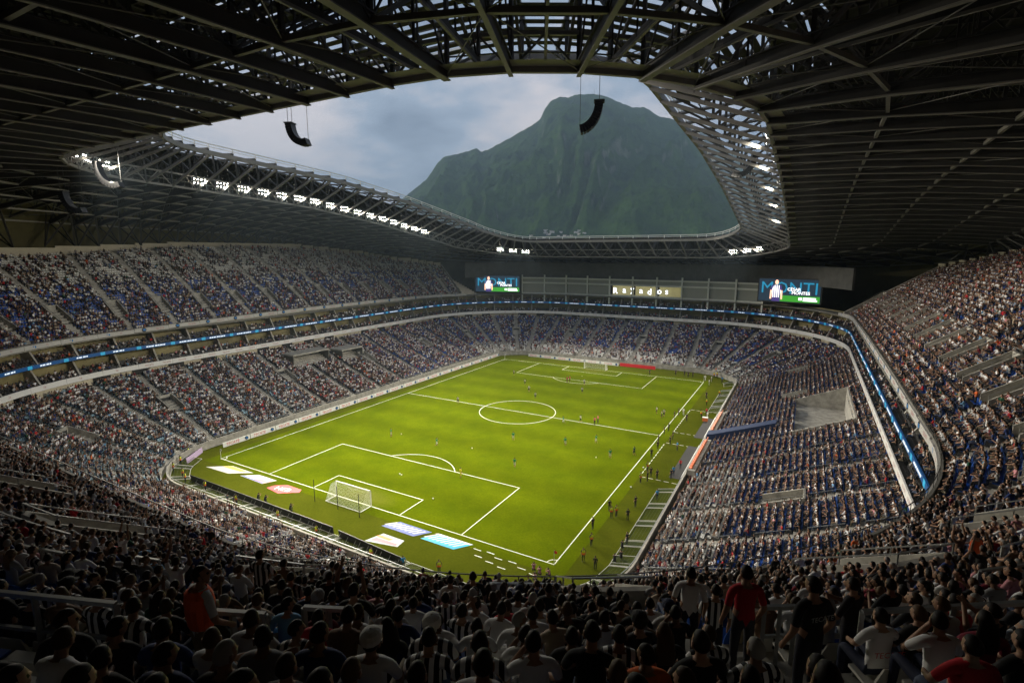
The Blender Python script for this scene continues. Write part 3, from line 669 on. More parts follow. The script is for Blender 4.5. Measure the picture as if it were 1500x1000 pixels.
for i,(x,y) in enumerate(((-5.0,-55.6),(0,-55.6),(4.6,-55.8))):
    g=MB(); g.bar((0,0,0),(0,0,3.6),.07); tag(g.build('net_pole',BLACK,loc=(x,y,0)),'thin black pole standing behind the near goal net','pole','net poles behind the near goal')
for i,(x,y,m_,l) in enumerate(((-34,-52.5,WHITE,'near left corner flag with white pole'),(34,-52.5,RED,'near right corner flag with small red cloth'),(-34,52.5,WHITE,'far left corner flag by the white boards'),(34,52.5,WHITE,'far right corner flag where officials stand'))):
    cf_=thing('corner_flag',l,'flag',(x,y,0)); g=MB(); g.bar((0,0,0),(0,0,1.9),.05); g.build('pole',WHITE,cf_)
    g=MB(); g.hexa([(0,-.01,1.5),(.4,-.03,1.55),(.4,.0,1.55),(0,.01,1.5)],[(0,-.01,1.88),(.38,.03,1.8),(.38,.05,1.8),(0,.01,1.88)]); g.build('cloth',m_,cf_)
def adboard(x0,y0,x1,y1,h,front,marks,label,group=None,tilt=.12,name='advertising_board'):
    L=math.hypot(x1-x0,y1-y0); a=math.atan2(y1-y0,x1-x0)
    ab=thing(name,label,'board',((x0+x1)/2,(y0+y1)/2,0),a,group)   # local x along the board, -y faces the pitch
    g=MB(); g.hexa([(-L/2,-.05,.03),(L/2,-.05,.03),(L/2,.05,.03),(-L/2,.05,.03)],[(-L/2,-.05+tilt,h),(L/2,-.05+tilt,h),(L/2,.05+tilt,h),(-L/2,.05+tilt,h)]); pn=g.build('panel',front,ab)
    g=MB()
    for s in np.linspace(-L/2+.4,L/2-.4,3): g.bar((s,.05+tilt*.7,h*.7),(s,.75,.02),.05); g.bar((s,.06,.03),(s,.75,.03),.05)
    g.build('support_struts',GALV,ab)
    for me,x in marks:
        o=link('print',me,pn,(x,-.07+tilt*.5,h*.5)); o.rotation_euler=(math.pi/2-math.atan2(tilt,h),0,0)
    return ab
TXT_L=text_mesh('TECATE',.78,0,.25); TXT_L.materials.append(RED)
EMB2=emblem(.36)
for i in range(18):
    y1=-49+i*5.9; adboard(-38.9,y1,-38.9,y1+5.75,.95,WHITE,[(TXT_L,-.8),(EMB2,2.1)],'white board with red wording along the left touchline','boards along the left touchline')
for i in range(6):
    x0=-29+i*5.7; adboard(x0,61.2,x0+5.6,61.3,.95,WHITE,[(TXT_L,-.8),(EMB2,2.1)],'white board with red wording behind the far goal line','boards behind the far goal line')
adboard(-41,59.5,-36.5,62.5,.95,WHITE,[(TXT_L,0)],'short white board with red wording across the far left corner')
adboard(5.6,61.5,17.4,61.6,1.1,RED,[],'long plain red board behind the far goal line')
adboard(-36.9,-57.0,-40.0,-52.4,1.0,mat('pale_purple_print',(.55,.42,.62),.5),[],'pale purple board angled across the near left corner')
for i in range(8):
    x0=-29+i*4.25; adboard(x0+4.2,-60.7-.02*i,x0,-60.7-.02*i,1.15,BLACK,[],'black board panel seen from behind in the row behind the near goal','black boards behind the near goal')
for i in range(3):
    x0=6.3+i*3.9; adboard(x0+3.85,-61.3-.25*i,x0,-61.05-.25*i,1.15,BLACK,[],'black board panel in the short row nearer the corner','black boards nearer the corner')
# printed mats lying on the turf
MATW=mat('mat_white',(.50,.50,.48),.7,noise=.1,scale=2)
def mat_poly(name,pts,m,label,z=.02,th=.012):
    g=MB(); g.poly([(x,y,z) for x,y in pts]); n=len(pts)
    for i in range(n): a,b=pts[i],pts[(i+1)%n]; g.quad((*a,.0),(*b,.0),(*b,z),(*a,z))
    return tag(g.build(name,m),label,'mat')
def mark(par,pts,m,z): g=MB(); g.poly([(x,y,z) for x,y in pts]); return g.build('print',m,par)
PINK=mat('pink_print',(.72,.22,.26),.6); YEL=mat('yellow_print',(.75,.55,.08),.6); GREY=mat('grey_print',(.42,.46,.46),.6); LBL=mat('shadow_blue_print',(.10,.14,.36),.6)
o=mat_poly('turf_mat',[(-32.7,-56.1),(-26.5,-55.9),(-22.9,-53.6),(-28.8,-53.5)],MATW,'white turf mat with a yellow and grey print left of the near goal')
mark(o,[(-30.2,-54.55),(-25.4,-54.4),(-24.3,-53.75),(-28.9,-53.65)],YEL,.024); mark(o,[(-30.6,-55.6),(-27.2,-55.5),(-26.0,-54.75),(-29.4,-54.8)],GREY,.024)
o=mat_poly('turf_mat',[(-23.9,-55.4),(-17.7,-55.6),(-16.6,-53.6),(-21.3,-53.6)],MATW,'white turf mat with blue edge and pink corner left of the near goal')
mark(o,[(-23.7,-55.36),(-17.8,-55.55),(-17.75,-55.3),(-23.2,-55.1)],LBL,.024); mark(o,[(-20.3,-55.25),(-17.8,-55.25),(-17,-54.4),(-19.4,-54.5)],PINK,.024); mark(o,[(-21.9,-54.7),(-20.2,-54.7),(-19,-53.9),(-21,-53.9)],GREY,.024)
o=mat_poly('turf_mat',[(-15.7,-56.2),(-12.3,-56.6),(-9.6,-54.7),(-10.2,-53.9),(-13.6,-53.8),(-15.3,-55)],RED,'red turf mat with white outlined lettering left of the near goal')
me=text_mesh('HEB',1.5); me.materials.append(WHITE); q=link('print',me,o,(-12.9,-55.2,.026)); q.rotation_euler=(0,0,R(8)); q.scale=(1.15,1,1)
def shear_mat(x0,x1,y0,y1,base,bars,label,m2):
    o=mat_poly('turf_mat',[(x0,y0),(x1,y0),(x1+1.6,y1),(x0+1.6,y1)],base,label)
    n=bars; w=(x1-x0)/n
    for i in range(n):
        xa=x0+w*i+.05; mark(o,[(xa,y0+.55),(xa+w*.5,y0+.55),(xa+w*.5+1.2,y1-.3),(xa+1.2,y1-.3)],m2,.024)
    return o
shear_mat(9.0,14.7,-56.0,-53.9,LBL,8,'white slanted lettering mat with blue shadow right of the near goal',MATW)
o=shear_mat(15.9,21.3,-55.9,-53.7,CYAN,8,'cyan mat with white slanted lettering and white border by the penalty area',MATW); mark(o,[(16.9,-54.0),(22.6,-54.0),(22.9,-53.72),(17.3,-53.72)],WHITE,.028)
o=mat_poly('turf_mat',[(9.8,-60.0),(10.7,-57.4),(14.4,-57.4),(14.6,-59.0)],GREY,'grey turf mat with a red and orange print before the black boards'); mark(o,[(10.2,-59.5),(10.6,-58.6),(14.2,-58.5),(14.2,-58.9)],PINK,.024); mark(o,[(10.3,-58.4),(10.6,-57.9),(13,-57.9),(12.6,-58.4)],mat('orange_print',(.7,.25,.08),.6),.024)
# folded-down fence panels along the wall foot
FEN=bpy.data.materials.new('fence_mesh'); FEN.use_nodes=True; FEN.node_tree.nodes['Principled BSDF'].inputs['Base Color'].default_value=(.035,.06,.02,1)
FTUBE=mat('pale_tube',(.46,.46,.43),.5)
def fence(t0,t1):
    x0,y0,_,_=RP(-.25,t0); x1,y1,_,_=RP(-.25,t1); x2,y2,_,_=RP(-3.0,t1); x3,y3,_,_=RP(-3.0,t0)
    c=Vector(((x0+x1)/2,(y0+y1)/2,0)); pts=[Vector((x,y,z))-c for x,y,z in((x0,y0,.75),(x1,y1,.75),(x2,y2,.12),(x3,y3,.12))]
    fp=thing('fence_panel','white framed fence panel folded down against the wall','fence',c,0,'folded fence panels along the wall foot')
    g=MB()
    for i in range(4): g.bar(pts[i],pts[(i+1)%4],.06)
    g.bar(pts[3],pts[3]*1.0-Vector((0,0,.12)),.1); g.bar(pts[2],pts[2]-Vector((0,0,.12)),.1)
    g.build('frame',FTUBE,fp)
    g=MB(); n=12
    for i in range(1,n):
        f=i/n; g.bar(pts[0].lerp(pts[1],f),pts[3].lerp(pts[2],f),.02)
    for i in range(1,6): f=i/6; g.bar(pts[0].lerp(pts[3],f),pts[1].lerp(pts[2],f),.02)
    g.build('mesh_infill',FEN,fp)
for a,b in((0,24.5),(70,98),(98,109),(398,561.6)):
    t=a
    while t+5.9<b:
        s=1/tscale(0,t); fence(t+.15*s,t+4.3*s); fence(t+4.5*s,t+5.75*s); t+=5.9*s
# ---------------------------------------------------------------- people: meshes
def attr_mat(name,attr,rough=.75,stripe=False,dflt=(.5,.5,.5)):
    M=bpy.data.materials.new(name); M.use_nodes=True; t=M.node_tree; b=t.nodes['Principled BSDF']; b.inputs['Roughness'].default_value=rough; b.inputs['Specular IOR Level'].default_value=.2
    a=t.nodes.new('ShaderNodeAttribute'); a.attribute_type='INSTANCER'; a.attribute_name=attr
    src=a.outputs['Color']
    if stripe:
        st=t.nodes.new('ShaderNodeAttribute'); st.attribute_type='INSTANCER'; st.attribute_name='stripe'
        rs=t.nodes.new('ShaderNodeAttribute'); rs.attribute_type='GEOMETRY'; rs.attribute_name='rest'
        sp=t.nodes.new('ShaderNodeSeparateXYZ'); t.links.new(rs.outputs['Vector'],sp.inputs[0])
        ml=t.nodes.new('ShaderNodeMath'); ml.operation='MULTIPLY'; ml.inputs[1].default_value=62; t.links.new(sp.outputs[0],ml.inputs[0])
        sn=t.nodes.new('ShaderNodeMath'); sn.operation='COSINE'; t.links.new(ml.outputs[0],sn.inputs[0])
        gt=t.nodes.new('ShaderNodeMath'); gt.operation='GREATER_THAN'; gt.inputs[1].default_value=.0; t.links.new(sn.outputs[0],gt.inputs[0])
        mm=t.nodes.new('ShaderNodeMath'); mm.operation='MULTIPLY'; t.links.new(gt.outputs[0],mm.inputs[0]); t.links.new(st.outputs['Fac'],mm.inputs[1])
        mx=t.nodes.new('ShaderNodeMix'); mx.data_type='RGBA'; t.links.new(mm.outputs[0],mx.inputs[0]); t.links.new(src,mx.inputs[6]); mx.inputs[7].default_value=(.015,.015,.02,1); src=mx.outputs[2]
    t.links.new(src,b.inputs['Base Color']); return M
M_SHIRT=attr_mat('shirt_cloth','shirt',.8,True); M_PANTS=attr_mat('trouser_cloth','pants'); M_SKIN=attr_mat('skin','skin',.55); M_HAIR=attr_mat('hair','hair',.6)
M_SHOE=mat('shoe',(.03,.03,.03),.5); M_SEAT=attr_mat('seat_plastic','seatcol',.4)
PM=[M_SKIN,M_SHIRT,M_PANTS,M_HAIR,M_SHOE]
def head_mesh(c,yaw=0,pitch=0,long_hair=False,cap=False):
    """returns verts, faces, mats of a shaped head (face towards +y)"""
    nl,nr=18,13; v=[];f=[];mm=[]
    def shape(th,ph):      # th around (0 = +y front), ph from -90 (chin) to 90 (crown)
        cx,cy,cz=math.sin(th)*math.cos(ph),math.cos(th)*math.cos(ph),math.sin(ph)
        x,y,z=cx*.077,cy*.096,cz*.116
        if cz<-.1: k=1-.28*min(1,(-cz-.1)/.8); x*=k; y=y*k+.012*(-cz)
        fr=max(0,math.cos(th)); 
        if abs(ph+.12)<.35 and fr>.93: y+=.022*(1-abs(ph+.12)/.35)*((fr-.93)/.07)
        if abs(ph-.12)<.2 and .75<fr<.97: y-=.006
        return x,y,z
    rot=Matrix.Rotation(yaw,3,'Z')@Matrix.Rotation(-pitch,3,'X')
    def add(p): v.append(tuple(Vector(c)+rot@Vector(p)))
    for j in range(1,nr):
        ph=-math.pi/2+math.pi*j/nr
        for i in range(nl):
            th=2*math.pi*i/nl; x,y,z=shape(th,ph)
            hair=(ph>.72) or (abs((th+math.pi)%(2*math.pi)-math.pi)>1.5 and ph>-.3)
            if hair: k=1.055+.02*math.sin(9*th+5*ph); x*=k;y*=k;z=z*1.035+.003
            add((x,y,z))
    add((0,.0,-.118)); add((0,0,.128)); nb=len(v)-2
    for j in range(nr-2):
        for i in range(nl):
            a=j*nl+i;b=j*nl+(i+1)%nl; f.append((a,b,b+nl,a+nl))
            th=2*math.pi*(i+.5)/nl; th=abs((th+math.pi)%(2*math.pi)-math.pi); ph=-math.pi/2+math.pi*(j+1.5)/nr
            m=3 if (ph>.62 or (th>1.4 and ph>-.35)) else 0
            if .3<th<.6 and .0<ph<.2: m=3
            mm.append(m)
    for i in range(nl): f.append((i,nb,(i+1)%nl)); mm.append(0); a=(nr-2)*nl; f.append((a+i,a+(i+1)%nl,nb+1)); mm.append(3)
    def boxp(cx,cy,cz,hx,hy,hz,m):
        n=len(v)
        for z in(-hz,hz):
            for x,y in((-hx,-hy),(hx,-hy),(hx,hy),(-hx,hy)): add((cx+x,cy+y,cz+z))
        for q in((3,2,1,0),(4,5,6,7),(0,1,5,4),(1,2,6,5),(2,3,7,6),(3,0,4,7)): f.append(tuple(n+k for k in q)); mm.append(m)
    boxp(-.078,-.005,-.005,.008,.017,.03,0); boxp(.078,-.005,-.005,.008,.017,.03,0)
    if long_hair:
        n=len(v); K=9
        for r_,(z,w,yb,th_) in enumerate(((.06,.085,-.05,.05),(-.06,.098,-.07,.05),(-.18,.11,-.085,.045),(-.30,.095,-.085,.03))):
            for i in range(K): a=math.pi*i/(K-1); add((w*math.cos(a),yb-th_*math.sin(a)-.02,z))
        for r_ in range(3):
            for i in range(K-1): a=n+r_*K+i; f.append((a,a+1,a+K+1,a+K)); mm.append(3)
    return v,f,mm
def body_mesh(name,J,E,cls,head,head_kw={},sub=1,root='pelvis'):
    names=list(J); idx={n:i for i,n in enumerate(names)}
    me=bpy.data.meshes.new(name+'_sk'); me.from_pydata([J[n][0] for n in names],[(idx[a],idx[b]) for a,b in E],[])
    o=bpy.data.objects.new('sk',me); COL.objects.link(o); o.modifiers.new('s','SKIN')
    sv=me.skin_vertices[0].data
    for n in names:
        r_=J[n][1]; sv[idx[n]].radius=(r_,r_) if not isinstance(r_,tuple) else r_; sv[idx[n]].use_root=(n==root)
    sb=o.modifiers.new('u','SUBSURF'); sb.levels=sub; sb.render_levels=sub
    dg=bpy.context.evaluated_depsgraph_get(); bm=bpy.data.meshes.new_from_object(o.evaluated_get(dg)); bpy.data.objects.remove(o); bpy.data.meshes.remove(me)
    v=[tuple(x.co) for x in bm.vertices]; f=[tuple(p.vertices) for p in bm.polygons]; mm=[]
    P0=np.array([J[a][0] for a,b in E]); P1=np.array([J[b][0] for a,b in E]); D=P1-P0; DL=(D*D).sum(1)+1e-9
    for p in bm.polygons:
        c=np.array(p.center); tt=np.clip(((c-P0)*D).sum(1)/DL,0,1); dd=np.linalg.norm(P0+D*tt[:,None]-c,axis=1); k=int(dd.argmin()); mm.append(cls[E[k]])
    bpy.data.meshes.remove(bm)
    hv,hf,hm=head_mesh(head,**head_kw); n=len(v); v+=hv; f+=[tuple(n+i for i in q) for q in hf]; mm+=hm
    me=bpy.data.meshes.new(name); me.from_pydata(v,[],f)
    for x in PM: me.materials.append(x)
    me.polygons.foreach_set('material_index',mm); me.polygons.foreach_set('use_smooth',[True]*len(f))
    at=me.attributes.new('rest','FLOAT_VECTOR','POINT'); at.data.foreach_set('vector',np.array(v,dtype=np.float32).ravel())
    me.update(); return me
SK,SH,PA,HA,SO=0,1,2,3,4
def figure(name,pel,chest,neck,headc,hip,knee,ankle,toe,sho,elb,wri,fingers=False,fat=1.0,shorts=False,long_sleeve=False,head_kw={}):
    J={};E=[];C={}
    def j(n,p,r): J[n]=(tuple(p),r)
    def e(a,b,c): E.append((a,b)); C[(a,b)]=c
    pel=Vector(pel);chest=Vector(chest);neck=Vector(neck)
    j('pelvis',pel,(.15*fat,.115*fat)); w=pel.lerp(chest,.5); j('waist',w,(.145*fat,.105*fat)); j('chest',chest,(.17*fat,.12*fat)); j('collar',chest.lerp(neck,.7),(.09,.075)); j('neck',neck,.055); j('skull',Vector(headc)-Vector((0,.01,.03)),.055)
    e('pelvis','waist',SH); e('waist','chest',SH); e('chest','collar',SH); e('collar','neck',SK); e('neck','skull',SK)
    for s,k in((-1,'l'),(1,'r')):
        q=0 if s<0 else 1
        def sd(p): p=p[q] if isinstance(p,list) else (p[0]*s,p[1],p[2]); return p
        j('hip'+k,sd(hip),.085*fat); j('knee'+k,sd(knee),.062); j('ankle'+k,sd(ankle),.042); j('toe'+k,sd(toe),.035); j('calf'+k,Vector(sd(knee)).lerp(Vector(sd(ankle)),.35),.056)
        e('pelvis','hip'+k,PA); e('hip'+k,'knee'+k,PA); e('knee'+k,'calf'+k,SK if shorts else PA); e('calf'+k,'ankle'+k,SK if shorts else PA); e('ankle'+k,'toe'+k,SO)
        j('sho'+k,sd(sho),.062); j('elb'+k,sd(elb),.043); j('wri'+k,sd(wri),.031)
        ms=Vector(sd(sho)).lerp(Vector(sd(elb)),.8); j('slv'+k,ms,.052)
        e('collar','sho'+k,SH); e('sho'+k,'slv'+k,SH); e('slv'+k,'elb'+k,SH if long_sleeve else SK); e('elb'+k,'wri'+k,SH if long_sleeve else SK)
        dr=(Vector(sd(wri))-Vector(sd(elb))).normalized(); pm=Vector(sd(wri))+dr*.07; j('palm'+k,pm,(.036,.02)); e('wri'+k,'palm'+k,SK)
        if fingers:
            up=Vector((0,-1,0)) if abs(dr.z)>.6 else Vector((0,0,1)); sx=dr.cross(up).normalized()
            for i,(o_,l) in enumerate(((-.03,.065),(-.01,.08),(.011,.075),(.031,.058))):
                b0=pm+sx*o_+dr*.025; j(f'f{i}{k}',b0,.0095); j(f'g{i}{k}',b0+dr*l*.6+up*.008,.009); j(f'h{i}{k}',b0+dr*l+up*-.006,.008); e('palm'+k,f'f{i}{k}',SK); e(f'f{i}{k}',f'g{i}{k}',SK); e(f'g{i}{k}',f'h{i}{k}',SK)
            b0=Vector(sd(wri))+dr*.03-sx*s*.03; j('t0'+k,b0,.011); j('t1'+k,b0-sx*s*.035+dr*.035,.009); e('wri'+k,'t0'+k,SK); e('t0'+k,'t1'+k,SK)
        else: j('fin'+k,pm+dr*.08-Vector((0,0,.01)),(.032,.014)); e('palm'+k,'fin'+k,SK)
    return body_mesh(name,J,E,C,headc,head_kw)
def seated(name,lean=0.0,elb=(.25,.10,.86),wri=(.14,.34,.72),hk={},**k):
    return figure(name,(0,0,.55),(0,.03+lean*.6,.98),(0,.03+lean,1.13),(0,.05+lean*1.15,1.27),(.10,.05,.53),(.13,.45,.56),(.13,.46,.12),(.14,.60,.06),(.19,.02+lean*.85,1.06),elb,wri,head_kw=hk,**k)
def standing(name,hip=(.09,0,.92),knee=(.10,.02,.50),ankle=(.10,-.02,.09),toe=(.12,.13,.04),elb=(.26,-.03,1.14),wri=(.25,.10,.90),lean=0,hk={},**k):
    return figure(name,(0,0,.96),(0,.01+lean*.5,1.32),(0,.0+lean,1.48),(0,.02+lean*1.2,1.63),hip,knee,ankle,toe,(.19,0+lean*.8,1.41),elb,wri,head_kw=hk,**k)
CROWD=[]
CROWD.append(('seated with hands on lap',seated('spectator_body')))
CROWD.append(('seated leaning forward',seated('spectator_body',.16,(.27,.30,.80),(.12,.50,.72),dict(yaw=.2))))
CROWD.append(('seated arms folded',seated('spectator_body',-.03,(.27,.08,.84),[(.06,.22,.92),(-.06,.24,.88)],dict(yaw=.6))))
CROWD.append(('seated with long dark hair',seated('spectator_body',.03,(.24,.10,.86),(.10,.32,.76),dict(long_hair=True,yaw=-.15),fat=.88)))
CROWD.append(('seated hand to face',seated('spectator_body',.04,[(-.26,.18,.88),(.25,.10,.86)],[(-.10,.14,1.16),(.14,.34,.72)],dict(yaw=-.4))))
CROWD.append(('seated with heavy build',seated('spectator_body',.0,(.31,.08,.86),(.18,.34,.72),dict(yaw=.1),fat=1.25)))
CROWD.append(('standing with arms down',standing('spectator_body',hk=dict(yaw=.15))))
CROWD.append(('standing with both arms raised',standing('spectator_body',elb=(.30,.08,1.60),wri=(.22,.12,1.86),fingers=True)))
CROWD.append(('standing with hands together',standing('spectator_body',elb=(.28,.08,1.16),wri=(.07,.30,1.24),hk=dict(yaw=-.3))))
CROWD.append(('seated with one arm raised',seated('spectator_body',.0,[(-.25,.10,.86),(.27,.10,1.22)],[(-.14,.34,.72),(.24,.16,1.52)],dict(),fingers=True)))
CROWD.append(('seated looking down',seated('spectator_body',.09,(.26,.18,.86),(.08,.36,.84),dict(pitch=-.55,yaw=.1),long_sleeve=True)))
CROWD.append(('seated turned aside in long sleeves',seated('spectator_body',.02,(.27,.02,.86),(.2,.26,.70),dict(yaw=-.9),long_sleeve=True,fat=1.08)))
CROWD.append(('seated holding up a phone',seated('spectator_body',.0,(.24,.16,.94),(.05,.34,1.14),dict(pitch=.05),fingers=True)))
CROWD.append(('seated with shoulder length hair',seated('spectator_body',.06,(.24,.14,.86),(.12,.36,.74),dict(long_hair=True,yaw=.7),fat=.85,long_sleeve=True)))
SKINS=[(.31,.175,.115),(.25,.14,.09),(.37,.22,.15),(.18,.10,.065)]
HAIRS=[(.012,.009,.008)]*6+[(.04,.022,.012),(.09,.05,.025),(.25,.24,.23)]
SHIRTS=[('white',(.72,.72,.72),0),('white',(.66,.67,.70),0),('pale grey',(.45,.45,.46),0),('black',(.018,.018,.02),0),('black',(.025,.025,.03),0),('black',(.012,.012,.016),0),('navy blue',(.02,.035,.11),0),('navy blue',(.03,.05,.16),0),
 ('striped',(.72,.72,.72),1),('striped',(.7,.7,.7),1),('striped',(.72,.72,.72),1),('red',(.45,.02,.03),0),('maroon',(.16,.015,.03),0),('brown',(.14,.08,.05),0),('beige',(.40,.32,.24),0),('pink',(.55,.25,.28),0),('sky blue',(.16,.34,.55),0),('orange',(.62,.13,.03),0),('dark green',(.02,.09,.05),0),('black',(.02,.02,.02),0),('grey',(.2,.2,.21),0)]
SW=np.array([11,8,6,9,8,7,4,4,4,3,2,2.2,2.5,3,3,1.4,1.2,.7,.7,6,4]); SW/=SW.sum()
PANTS=[(.02,.025,.05),(.03,.05,.11),(.015,.015,.017),(.20,.17,.12),(.08,.10,.16)]
# ---------------------------------------------------------------- seats
def seat_parts():
    a=MB(); a.hexa([(-.22,-.20,.42),(.22,-.20,.42),(.22,.22,.44),(-.22,.22,.44)],[(-.22,-.20,.46),(.22,-.20,.46),(.22,.22,.48),(-.22,.22,.48)])
    b=MB()
    prof=[(-.20,.44,.03),(-.245,.66,.03),(-.275,.84,.02)]
    for (y0,z0,t0),(y1,z1,t1) in zip(prof,prof[1:]):
        w0=.225 ; w1=.225 if z1<.8 else .16
        b.hexa([(-w0,y0-t0,z0),(w0,y0-t0,z0),(w0,y0,z0),(-w0,y0,z0)],[(-w1,y1-t1,z1),(w1,y1-t1,z1),(w1,y1,z1),(-w1,y1,z1)])
    c=MB(); c.bar((0,-.22,.0),(0,-.18,.43),.06); 
    return a,b,c
def mesh_of(g,name,mats):
    me=bpy.data.meshes.new(name); me.from_pydata(g.v,[],g.f)
    for x in mats: me.materials.append(x)
    if len(mats)>1: me.polygons.foreach_set('material_index',g.m)
    return me
sa,sb_,sc_=seat_parts()
SEAT_PAN,SEAT_BACK,SEAT_LEG=mesh_of(sa,'seat_pan',[M_SEAT]),mesh_of(sb_,'backrest',[M_SEAT]),mesh_of(sc_,'bracket',[STEELD])
allm=MB()
for q,mi in((sa,0),(sb_,0),(sc_,1)):
    n=len(allm.v); allm.v+=q.v; allm.f+=[tuple(n+i for i in f) for f in q.f]; allm.m+=[mi]*len(q.f)
SEAT_ALL=mesh_of(allm,'stadium_seat',[M_SEAT,STEELD])
# ---------------------------------------------------------------- seat grid
STAND_AT=dict(steward=(52.2,-103.0),redman=(57.85,-98.9),teal=(58.6,-99.6),dark=(59.2,-97.6),pair1=(56.95,-97.7),pair2=(57.3,-97.2),orange=(63.6,-85.5),stripes1=(48.66,-99.9),stripes2=(49.2,-99.6))
ST=[];  # (x,y,z,yaw,tier,row,t,d)
def row_ts(d,t0,t1,sp):
    t=t0
    while t<t1:
        yield t; t+=sp/tscale(d,t)
def near_aisle(d,t,w):
    q=(t%TT)/TT*60-.5; ta=AIS[int(round(q))%60]; dt=abs((t%TT)-ta); dt=min(dt,TT-dt); return dt*tscale(d,t)<w
for k in range(0,LOW_N):
    d=LOW_D0+k*LOW_T+.56
    for t in row_ts(d,(k*.37)%1,TT,.52):
        if near_aisle(d,t,.85) or low_block(d,t): continue
        x,y,nx,ny=RP(d,t); ST.append((x,y,low_z(k),math.atan2(-ny,-nx)-math.pi/2,0,k,t,d))
for k in range(38):
    d=UP_D0+k*UP_T+.56
    for t in row_ts(d,TF1+1,TT+TF0-1,.52):
        if k>=up_rows(t)-0 or near_aisle(d,t,.85) or up_block(d,t%TT): continue
        x,y,nx,ny=RP(d,t); ST.append((x,y,up_z(k)+zup(t%TT),math.atan2(-ny,-nx)-math.pi/2,1,k,t%TT,d))
for lv,zf in((2,13.2),(3,17.3)):
    for k in range(3):
        d=26.75+k*1.0
        for t in row_ts(d,.3,TT,.6):
            if (t*75/TT)%1<.07 or (t*75/TT)%1>.93: continue
            x,y,nx,ny=RP(d,t); ST.append((x,y,zf+.3*k,math.atan2(-ny,-nx)-math.pi/2,lv,k,t,d))
ST=np.array(ST); NS=len(ST)
SPOTS=dict(STAND_AT)
rel=ST[:,:3]+np.array([0,0,1.0])-np.array(CP); dep=rel@np.array(cf); px=750+764.2*(rel@np.array(cr))/np.maximum(dep,.1); py=500-764.2*(rel@np.array(cu))/np.maximum(dep,.1)
dist=np.linalg.norm(rel,axis=1)
inview=(dep>1.2)&(px>-60)&(px<1560)&(py>-60)&(py<1080)
clear=dist<2.3
for (sx_,sy_) in SPOTS.values(): clear|=np.hypot(ST[:,0]-sx_,ST[:,1]-sy_-0.0)<.62
# occupancy
tier,row,tt_=ST[:,4],ST[:,5],ST[:,6]
occ=np.full(NS,.86)
# patchy emptiness
def patch(a,b,s): return np.sin(a*.21+s)*np.sin(b*.55+s*1.7)+.6*np.sin(a*.73+2.1*s)*np.sin(b*.31+s)
pn=patch(tt_,row,1.3)
left_up=(tier==1)&(tt_>262)&(tt_<400)
occ[left_up]=.60+.18*pn[left_up]; occ[left_up&(row>20)]-=.14; occ[left_up&(row<7)]=.82
far_low=(tier==0)&(tt_>95)&(tt_<275); occ[far_low]=.72+.16*pn[far_low]; occ[far_low&(row<6)]=.55
occ[(tier==1)&((tt_<109)|(tt_>400))]=.87+.08*pn[(tier==1)&((tt_<109)|(tt_>400))]
occ[tier>=2]=.42+.25*pn[tier>=2]
rl=(tier==0)&(tt_<100); occ[rl]=.86+.10*pn[rl]
occ[(tier==0)&(tt_>330)&(tt_<500)]=.92
near=dist<16; occ[near]=.88; occ[(tier==1)&(row==0)]=.97
occ[(tier==1)&(row>=22)&(row<=23)&(tt_>511.6)&(tt_<513.9)]=.08
taken=(rng.random(NS)<occ)&~clear
# seat colours
scol=np.zeros((NS,4),np.float32); scol[:]=(.018,.075,.33,1)
scol[(tier==0)&(tt_<100)]=(.014,.045,.18,1); scol[left_up&(row>17)]=(.62,.61,.56,1); mixrow=left_up&(row>12)&(row<=17)&(rng.random(NS)<.35); scol[mixrow]=(.62,.61,.56,1)
scol[far_low&(row<8)]=(.65,.65,.63,1); scol[(tier==0)&(tt_>318)&(tt_<352)]=(.02,.02,.022,1); scol[tier>=2]=(.03,.03,.032,1)
scol[(tier==0)&((tt_>440)|(tt_<30))&(row<9)]=(.6,.6,.58,1); scol[(tier==0)&(tt_>352)&(tt_<440)]=(.22,.33,.40,1)
nearw=(tier==1)&(tt_>497)&(tt_<540)&(rng.random(NS)<.62)&(row>17); scol[nearw]=(.62,.61,.56,1)
def person(name,me,loc,yaw,label,shirt,pants=(.02,.02,.03),skin=SKINS[0],hair=HAIRS[0],stripe=0.0,group=None,scale=1.0):
    o=link(name,me,None,loc,yaw); tag(o,label,'person',group); o.scale=(scale,)*3
    o['shirt']=[float(c) for c in shirt]; o['pants']=[float(c) for c in pants]; o['skin']=[float(c) for c in skin]; o['hair']=[float(c) for c in hair]; o['stripe']=float(stripe)
    return o
def floor_z(x,y):     # upper tier floor height at a plan point, near-right corner / sides
    best=None
    ox,oy=CX+(A-RR),CY-(B-RR)
    if y<oy and x>ox: d=math.hypot(x-ox,y-oy)-RR
    elif y<oy: d=-(y-CY)-B
    else: d=x-CX-A
    k=int((d-UP_D0)//UP_T); return up_z(max(0,k)),d
LOGO=mat('oval_badge_red',(.30,.02,.02),.6); LOGOT=mat('oval_badge_text',(.6,.5,.35),.6)
def badge(par,z,y=-.155,word='CARTA\nBLANCA',sz=.05,oval=True,colr=None):
    if oval:
        g=MB(); g.poly([(.105*math.cos(a),y,z+.07*math.sin(a)) for a in np.linspace(0,2*math.pi,17)[:-1]][::-1]); g.build('back_badge',LOGO,par)
    me=text_mesh(word,sz); me.materials.append(colr or LOGOT); o=link('back_print',me,par,(0,y-.004,z)); o.rotation_euler=(math.pi/2,0,0); return o
CAPS=[mat('navy_cap',(.02,.03,.08),.8),mat('black_cap',(.015,.015,.015),.8),mat('grey_cap',(.3,.3,.3),.8)]
CAPM=mat('white_cap',(.62,.61,.58),.8)
